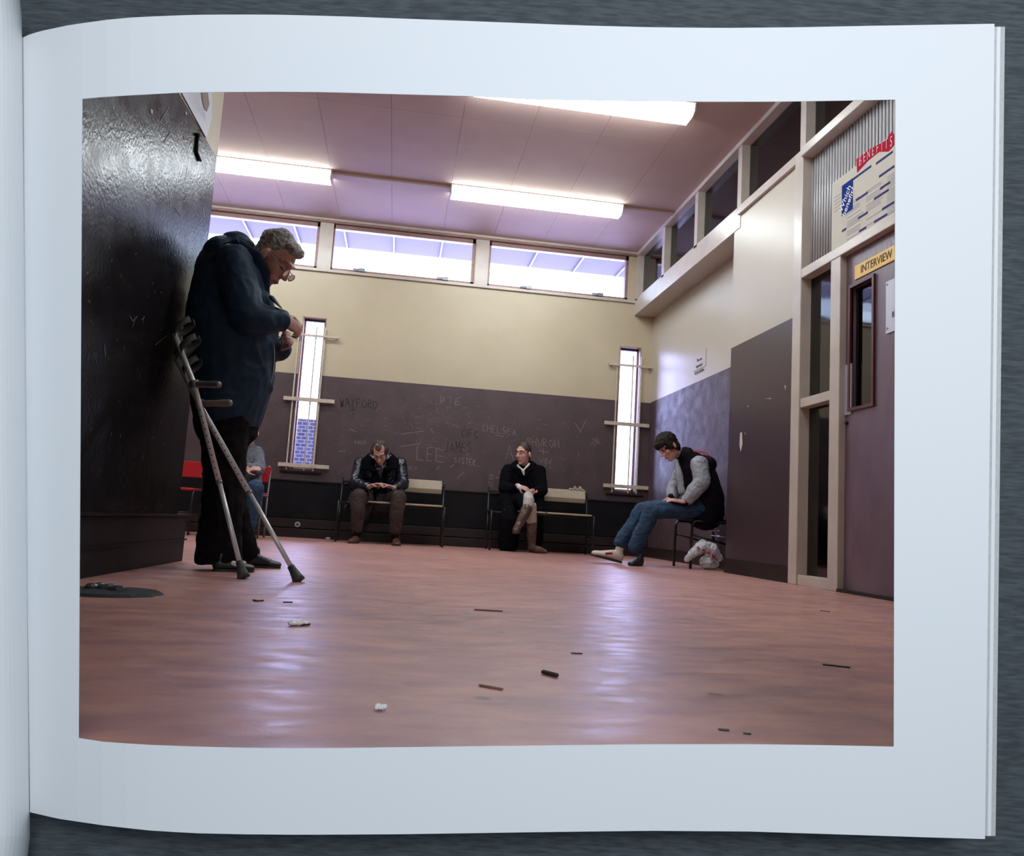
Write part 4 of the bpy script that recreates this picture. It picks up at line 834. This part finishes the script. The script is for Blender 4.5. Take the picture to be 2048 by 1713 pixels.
def scrawl(txt, x0, y0, x1, y1, hpx, m, t=.0026, name='scratched_word'):
    mb = MB(); n = len(txt); w = (x1-x0)/n
    for i, ch in enumerate(txt):
        if ch == ' ': continue
        for st in G[ch]:
            pts = []
            for u, v in st:
                jx = random.uniform(-.09, .09); x = x0+w*(i+.08+u*.72+jx); y = y0+(y1-y0)*(x-x0)/(x1-x0)-v*hpx*(1+random.uniform(-.15, .15)); pts.append(atY(x, y, YB))
            stroke(mb, pts, t*.75)
    return mb.build(name, m, WB, label='scratched lettering' if m != M['pen'] else 'black marker lettering')
random.seed(11)
sc = M['scratch']
scrawl('WATFORD', 679, 814, 757, 817, 17, M['pen'], .006); scrawl('HK', 701, 822, 711, 823, 6, M['pen'], .003); scrawl('Y', 704, 834, 710, 834, 8, M['pen'], .003)
scrawl('LEE', 832, 919, 892, 925, 25, sc, .004); scrawl('SISTER', 908, 925, 953, 932, 11, sc, .004); scrawl('CHELSEA', 964, 862, 1034, 872, 14, sc, .003)
scrawl('CFC', 922, 873, 960, 876, 14, M['pen'], .006); scrawl('JAMES', 888, 905, 945, 905, 20, M['pen'], .005); scrawl('SHURGH', 1052, 890, 1120, 896, 15, sc, .0035); scrawl('A', 1008, 918, 1034, 922, 26, sc, .003)
scrawl('PIE', 880, 806, 925, 810, 13, sc, .003); scrawl('BAKER', 709, 888, 733, 889, 7, sc, .0025); scrawl('HEY', 812, 940, 836, 942, 9, sc, .0025); scrawl('JY', 1086, 934, 1106, 940, 20, sc, .003); scrawl('WE', 1078, 925, 1098, 927, 9, sc, .0025)
scrawl('NOW', 978, 953, 988, 954, 5, sc, .002); scrawl('YOU', 977, 960, 987, 961, 5, sc, .002); scrawl('WILL', 976, 967, 988, 968, 5, sc, .002); scrawl('SEE', 978, 974, 988, 975, 5, sc, .002); scrawl('ON', 991, 958, 1000, 959, 5, sc, .002)
mb = MB()
for (a, b) in (((803, 868), (848, 862)), ((802, 893), (840, 887)), ((1150, 846), (1162, 865)), ((1160, 865), (1172, 840)), ((914, 957), (928, 944)), ((1156, 905), (1158, 914)), ((900, 935), (908, 929)), ((700, 858), (712, 864)), ((676, 902), (690, 903)), ((860, 857), (868, 866)), ((1180, 890), (1196, 876)), ((1184, 876), (1200, 888)), ((1188, 893), (1198, 880)), ((990, 870), (1008, 873)), ((873, 940), (878, 932)), ((1076, 901), (1098, 905)), ((1087, 897), (1086, 910))): stroke(mb, [atY(*a, YB), atY(*b, YB)], .003)
for i in range(170):
    x = random.uniform(670, 1205); y = random.uniform(790+.09*(x-670), 960); l = random.uniform(2, 12); an = random.gauss(-.1, .9)
    if random.random() < .4: x = random.gauss(860, 60); y = random.gauss(830, 22)
    stroke(mb, [atY(x, y, YB), atY(x+l*math.cos(an), y+l*math.sin(an), YB)], random.uniform(.0006, .0016))
mb.build('scratch_marks', sc, WB, kind='stuff')
def chip(wall, pts, m, yy): 
    mb = MB(); mb.add(pts, [tuple(range(len(pts)))]); mb.build('paint_chip', m, wall)
WR = bpy.data.objects['wall_right']; xx = XN-.0015
for pl_ in ([(1480, 866), (1484, 864), (1485, 888), (1481, 904), (1479, 890)], [(1489, 866), (1491, 865), (1491, 871)], [(1494, 811), (1497, 811), (1496, 815)], [(1529, 797), (1542, 796), (1542, 798)], [(1569, 770), (1572, 772), (1570, 780)]): chip(WR, [atX(x, y, xx) for x, y in pl_], M['chip'], 0)
WL = bpy.data.objects['wall_left']
def onl(x, y, off=.002):
    d = ray(x, y); n = Vector((math.cos(math.radians(2.2)), -math.sin(math.radians(2.2))*-1*-1, 0)); n = Vector((math.cos(math.radians(2.2)), math.sin(math.radians(2.2))*1, 0))
    p0 = Vector((-1.09, 4.29, 0)); n = Vector((1, 0, 0)); n.rotate(Matrix.Rotation(math.radians(-2.2), 3, 'Z')); return EYE+d*(n.dot(p0+n*off-EYE)/n.dot(d))
mb = MB()
def lstroke(a, b, w=.002):
    a = onl(*a); b = onl(*b); d = b-a; up = Vector((0, d.z and -d.y or 1, d.y and 0 or 0)); n = Vector((0, -d.z, d.y)).normalized()*w; mb.add([a-n, b-n, b+n, a+n], [(0, 1, 2, 3)])
for a, b in (((338, 214), (321, 242)), ((313, 239), (330, 252)), ((330, 252), (342, 264)), ((342, 264), (328, 284)), ((260, 632), (266, 642)), ((266, 642), (275, 632)), ((270, 640), (264, 656)), ((288, 632), (286, 646)), ((283, 640), (290, 633)), ((336, 365), (342, 410)), ((350, 415), (362, 432)), ((406, 415), (409, 435)), ((310, 690), (336, 670)), ((209, 690), (211, 712)), ((376, 330), (374, 350))): lstroke(a, b)
for i in range(60): x = random.uniform(170, 400); y = random.uniform(200, 900); lstroke((x, y), (x+random.uniform(-3, 3), y+random.uniform(1, 8)), .0012)
mb.build('scratch_marks', mat('dull scratch', (.16, .15, .16), .6), WL, kind='stuff')
for pl_ in ([(301, 217), (306, 220), (306, 229), (302, 226)], [(370, 225), (373, 222), (374, 230), (372, 229)], [(366, 268), (368, 270), (372, 281), (369, 278)]): chip(WL, [onl(x, y) for x, y in pl_], M['chip'], 0)
# hook on the partition and the notice above it
mb = MB(); mb.tube([onl(397, 267, .006), onl(393, 303, .006), onl(401, 321, .008)], [.009, .009, .008], 8); mb.tube([onl(396, 270, .0), onl(396, 270, .012)], .007, 8)
tag(mb.build('coat_hook', M['blackm'], None, True), 'small black hook screwed to the top of the left partition', 'hook')
nt = MB(); pts_ = [onl(360, 178, .006), onl(352, 150, .006), onl(424, 150, .006), onl(424, 236, .006), onl(413, 276, .006)]
nt.add(pts_+[p-Vector((.003, 0, 0)) for p in pts_], [(0, 1, 2, 3, 4), (9, 8, 7, 6, 5)]+[(i, (i+1) % 5, (i+1) % 5+5, i+5) for i in range(5)])
nn_ = tag(nt.build('wall_notice', M['notw'], None), 'pale printed notice pinned to the cream top of the partition', 'notice')
mb = MB(); mb.add([onl(x, y, .009) for x, y in ((405, 170), (414, 170), (419, 208), (414, 223), (408, 214), (404, 195))], [(0, 1, 2, 3, 4, 5)]); mb.build('printed_picture', mat('brown print', (.2, .12, .09), .6), nn_)
mb = MB()
for i in range(7): a = onl(376+5*i, 180, .009); b = onl(386+4*i, 215+4*i, .009); mb.add([a, b, b+Vector((0, .006, 0)), a+Vector((0, .006, 0))], [(0, 1, 2, 3)])
mb.build('printed_lines', M['grey'], nn_)

# ---------------- notices on the right ----------------
def rpanel(name, c, X, th, m, **k):
    """c: corner pixels tl, tr, br, bl lying on plane x = X; rectangle in y, z"""
    ps = [atX(x, y, X) for x, y in c]; ya = (ps[0].y+ps[3].y)/2; yb = (ps[1].y+ps[2].y)/2; zt_ = (ps[0].z+ps[1].z)/2; zb_ = (ps[2].z+ps[3].z)/2
    o = box(name, (X-th, yb, zb_), (X, ya, zt_), m, **k); return o, ya, yb, zb_, zt_
o, ya, yb, zb_, zt_ = rpanel('wall_notice', [(1388, 708), (1413, 698), (1411, 732), (1387, 743)], XR-.001, .004, M['notice'])
tag(o, 'small grey notice with three dark lines on the recessed wall', 'notice')
for i, s_ in enumerate(('You are', 'requested', 'not to smoke')): text('printed_line', s_, .055, (XR-.006, (ya+yb)/2, zt_-.085-.062*i), (0, -1, 0), (0, 0, 1), M['ink'], o, sx=.8)
sg_, ya, yb, zb_, zt_ = rpanel('interview_sign', [(1711, 527), (1796, 493), (1796, 520), (1711, 557)], XN+.019, .006, M['yellow'])
tag(sg_, 'yellow sign reading INTERVIEW at the top of the brown door', 'sign')
a = atX(1722, 538, XN+.012); b = atX(1784, 511, XN+.012)
tx = text('lettering', 'INTERVIEW', (zt_-zb_)*.80, (XN+.012, 0, (zt_+zb_)/2), (0, -1, 0), (0, 0, 1), M['ink'], sg_)
lo = min(v.co.y for v in tx.data.vertices); hi = max(v.co.y for v in tx.data.vertices); k_ = (a.y-b.y)/(hi-lo)
for v in tx.data.vertices: v.co.y = b.y+(v.co.y-lo)*k_
nw, ya, yb, zb_, zt_ = rpanel('door_notice', [(1774, 562), (1830, 540), (1830, 650), (1773, 665)], XN+.019, .006, M['notw'])
tag(nw, 'white screwed notice at the right edge of the door', 'notice')
text('lettering', 'BE WITH', .05, (XN+.012, ya-.13, zb_+.10), (0, -1, 0), (0, 0, 1), M['inkb'], nw, sx=.7)
for zz in (zt_-.02, zb_+.03): mb = MB(); mb.tube([(XN+.012, ya-.015, zz), (XN+.009, ya-.015, zz)], .006, 8); mb.build('screw', M['dull'], nw)
# benefits poster on the ribbed light
XP = XN+.030
po, ya, yb, zb_, zt_ = rpanel('benefits_poster', [(1664, 352), (1800, 283), (1800, 455), (1664, 512)], XP, .002, M['poster'])
tag(po, 'cream information poster headed BENEFITS taped to the ribbed glass', 'poster')
def pp(x, y): p = atX(x, y, XP-.004); return p
def bar(x0, y0, x1, y1, h, m, name='printed_bar'):
    a = pp(x0, y0); b = pp(x1, y1); z = (a.z+b.z)/2; return box(name, (XP-.0045, b.y, z-h/2), (XP-.002, a.y, z+h/2), m, po)
a = pp(1684, 372); b = pp(1705, 425); box('blue_panel', (XP-.005, b.y, atX(1685, 432, XP).z), (XP-.002, a.y, atX(1685, 372, XP).z), M['blue'], po)
yc = (a.y+b.y)/2; zc = (atX(1695, 398, XP).z); tdir = Vector((0, -.62, .78))
text('lettering', 'Which', .07, (XP-.0065, yc+.02, zc+.01), tdir, (0, .78, .62), M['pwhite'], po, sx=.95); text('lettering', 'benefit?', .066, (XP-.0065, yc-.02, zc-.03), tdir, (0, .78, .62), M['pwhite'], po, sx=.95)
# ribbon heading
ps = [pp(1713, 318), pp(1740, 297), pp(1768, 283), pp(1784, 262), pp(1788, 272), pp(1788, 290), pp(1776, 303), pp(1758, 303), pp(1735, 322), pp(1714, 345)]
mb = MB(); mb.add(ps+[p+Vector((.003, 0, 0)) for p in ps], [tuple(range(10)), tuple(range(19, 9, -1))]+[(i, (i+1) % 10, (i+1) % 10+10, i+10) for i in range(10)]); mb.build('red_ribbon', M['pred'], po)
a = pp(1721, 322); b = pp(1783, 284)
for i, ch in enumerate('BENEFITS'):
    f = i/7; c = a+(b-a)*f; c.z += .012*math.sin(f*3); text('lettering', ch, .085+.02*abs(f-.5), (XP-.0065, c.y, c.z), (0, -1, .12), (0, 0, 1), mat('pink ink', (.62, .3, .36), .5), po, sx=.55)
for (x0, y0, x1, y1, k) in ((1706, 355, 1742, 335, 1), (1752, 325, 1785, 305, 1), (1758, 352, 1788, 333, 1), (1760, 377, 1780, 364, 1), (1712, 400, 1735, 385, 1), (1748, 397, 1777, 380, 1), (1716, 437, 1735, 424, 1), (1764, 418, 1788, 404, 0), (1748, 443, 1774, 429, 1), (1718, 462, 1732, 455, 1), (1684, 462, 1692, 457, 0)):
    bar(x0, y0, x1, y1, .014, M['inkb'])
mb = MB(); random.seed(3)
yq = ya-.02; cols = [(ya-.03, ya-.13), (ya-.19, ya-.38), (ya-.41, ya-.60), (ya-.63, yb+.01)]
for (c0, c1) in cols[1:]:
    z = zb_+.03
    while z < zt_-.22:
        if random.random() < .8: mb.box((XP-.0035, max(c1, yb+.005)+random.uniform(0, .05), z), (XP-.002, c0, z+.004))
        z += .0135
z = zt_-.12
for i in range(5): mb.box((XP-.0035, ya-.11, z), (XP-.002, ya-.03, z+.005)); z -= .025
mb.build('printed_lines', M['grey'], po, kind='stuff')

# ---------------- litter on the floor and fittings ----------------
def litter(name, a, b, r, m, label, cat='litter', flat=.5, bend=0, group=None):
    a = atZ(*a); b = atZ(*b); a.z = b.z = r*flat+.0005; c = (a+b)/2+Vector((0, bend, 0)); mb = MB(); sweep(mb, [a, c, b], [(r*flat, r), (r*flat, r*.9), (r*flat, r*.8)], side=(0, 0, 1), n=8)
    tag(mb.build(name, m, None, True), label, cat, group)
mw = mat('match wood', (.22, .1, .07), .6); mr_ = mat('red brown sliver', (.2, .035, .02), .5); mk = mat('charred', (.03, .012, .012), .7)
litter('wood_sliver', (950, 1221), (1004, 1224), .005, mr_, 'long red-brown sliver lying mid floor, furthest of the slivers', bend=.004)
litter('spent_match', (960, 1373), (1004, 1381), .004, mw, 'brown matchstick lying on the near floor left of the cigar stub')
litter('stub', (1087, 1349), (1113, 1356), .0065, mk, 'thick dark charred stub on the near floor', flat=.7)
litter('spent_match', (1143, 1308), (1164, 1309), .003, mk, 'thin black matchstick right of the middle floor')
litter('spent_match', (1640, 1222), (1660, 1224), .003, mk, 'thin dark sliver on the floor in front of the door post')
litter('wood_sliver', (507, 1202), (526, 1203), .005, mk, 'dark splinter on the floor in front of the crutch feet, left one', bend=-.02)
litter('wood_sliver', (567, 1206), (584, 1206), .004, mk, 'small dark splinter below the outer crutch foot')
litter('leaf_scrap', (1648, 1330), (1698, 1336), .010, mat('dark blue scrap', (.05, .04, .06), .6), 'dark bluish flat scrap on the floor near the right edge', flat=.15)
litter('gum_spot', (1440, 1460), (1456, 1462), .006, mat('dark gum', (.04, .03, .03), .6), 'larger dark gum spot at the bottom right of the floor', cat='gum', flat=.15)
litter('gum_spot', (1489, 1468), (1500, 1469), .005, M['ink'], 'smaller dark gum spot beside the larger one, bottom right', cat='gum', flat=.15)
def crumple(name, px, rad, m, label, cat='litter', seed=1, Y=None):
    c = atZ(*px) if Y is None else Y; mb = MB(); random.seed(seed); c = Vector(c)
    for i in range(9): ell(mb, c+Vector((random.uniform(-1, 1)*rad[0]*.7, random.uniform(-1, 1)*rad[1]*.7, rad[2]*.55)), (rad[0]*random.uniform(.25, .5), rad[1]*random.uniform(.3, .6), rad[2]*random.uniform(.3, .55)), Matrix.Rotation(random.uniform(0, 3), 3, 'Z'), 7, 5)
    tag(mb.build(name, m, None), label, cat)
crumple('paper_wrapper', (592, 1251), (.034, .022, .012), M['pwhite'], 'torn white wrapper lying below the outer crutch foot', seed=2)
litter('paper_wrapper', (602, 1252), (618, 1251), .006, mk, 'dark curled end beside the torn white wrapper')
crumple('paper_ball', (761, 1421), (.009, .008, .009), M['pwhite'], 'small white paper crumb at the bottom of the floor', seed=5)
crumple('paper_ball', (656, 1079), (.03, .02, .025), M['pwhite'], 'tiny white paper scrap at the foot of the back wall', seed=6, Y=(atY(656, 1079, 9.25).x, 9.25, 0))
# dark disc left on the floor
c = atZ(214, 1186); mb = MB(); k = 28
vs = [c+Vector((.17*math.cos(2*math.pi*i/k)*(1+.08*math.sin(3*i)), .14*math.sin(2*math.pi*i/k), .001)) for i in range(k)]; vs2 = [c+(v-c)*.93+Vector((0, 0, .008)) for v in vs]; vs3 = [c+(v-c)*.4+Vector((0, 0, .014)) for v in vs]
mb.add(vs+vs2+vs3, [(i, (i+1) % k, (i+1) % k+k, i+k) for i in range(k)]+[(i+k, (i+1) % k+k, (i+1) % k+2*k, i+2*k) for i in range(k)]+[tuple(range(2*k, 3*k)), tuple(range(k-1, -1, -1))])
dk = tag(mb.build('flat_cap', mat('dark grey cloth', (.02, .024, .028), .8), None), 'flat dark grey cap-like object on the floor beside the plinth', 'cap')
mb = MB(); random.seed(9)
for i in range(6): ell(mb, c+Vector((random.uniform(-.05, .05), random.uniform(-.04, .04), .018)), (.03, .02, .012), Matrix.Rotation(i, 3, 'Z'), 7, 5)
mb.build('crumpled_top', mat('dark shiny film', (.05, .05, .055), .35), dk)
# vent rosette on the boxing and pale end block on the recess wall
c = atY(595, 1049, YB-.125); mb = MB(); mb.tube([(c.x, YB-.12, c.z), (c.x, YB-.134, c.z)], .03, 18)
ro = tag(mb.build('outlet_cover', M['notw'], None), 'round pale outlet cover low on the black boxing', 'outlet')
mb = MB()
for i in range(3): a = i*math.pi/3; mb.box((-.026, -.002, -.004), (.026, .001, .004), R=Matrix.Rotation(a, 3, 'Y'), c=(c.x, YB-.135, c.z))
mb.build('slot', M['ink'], ro)
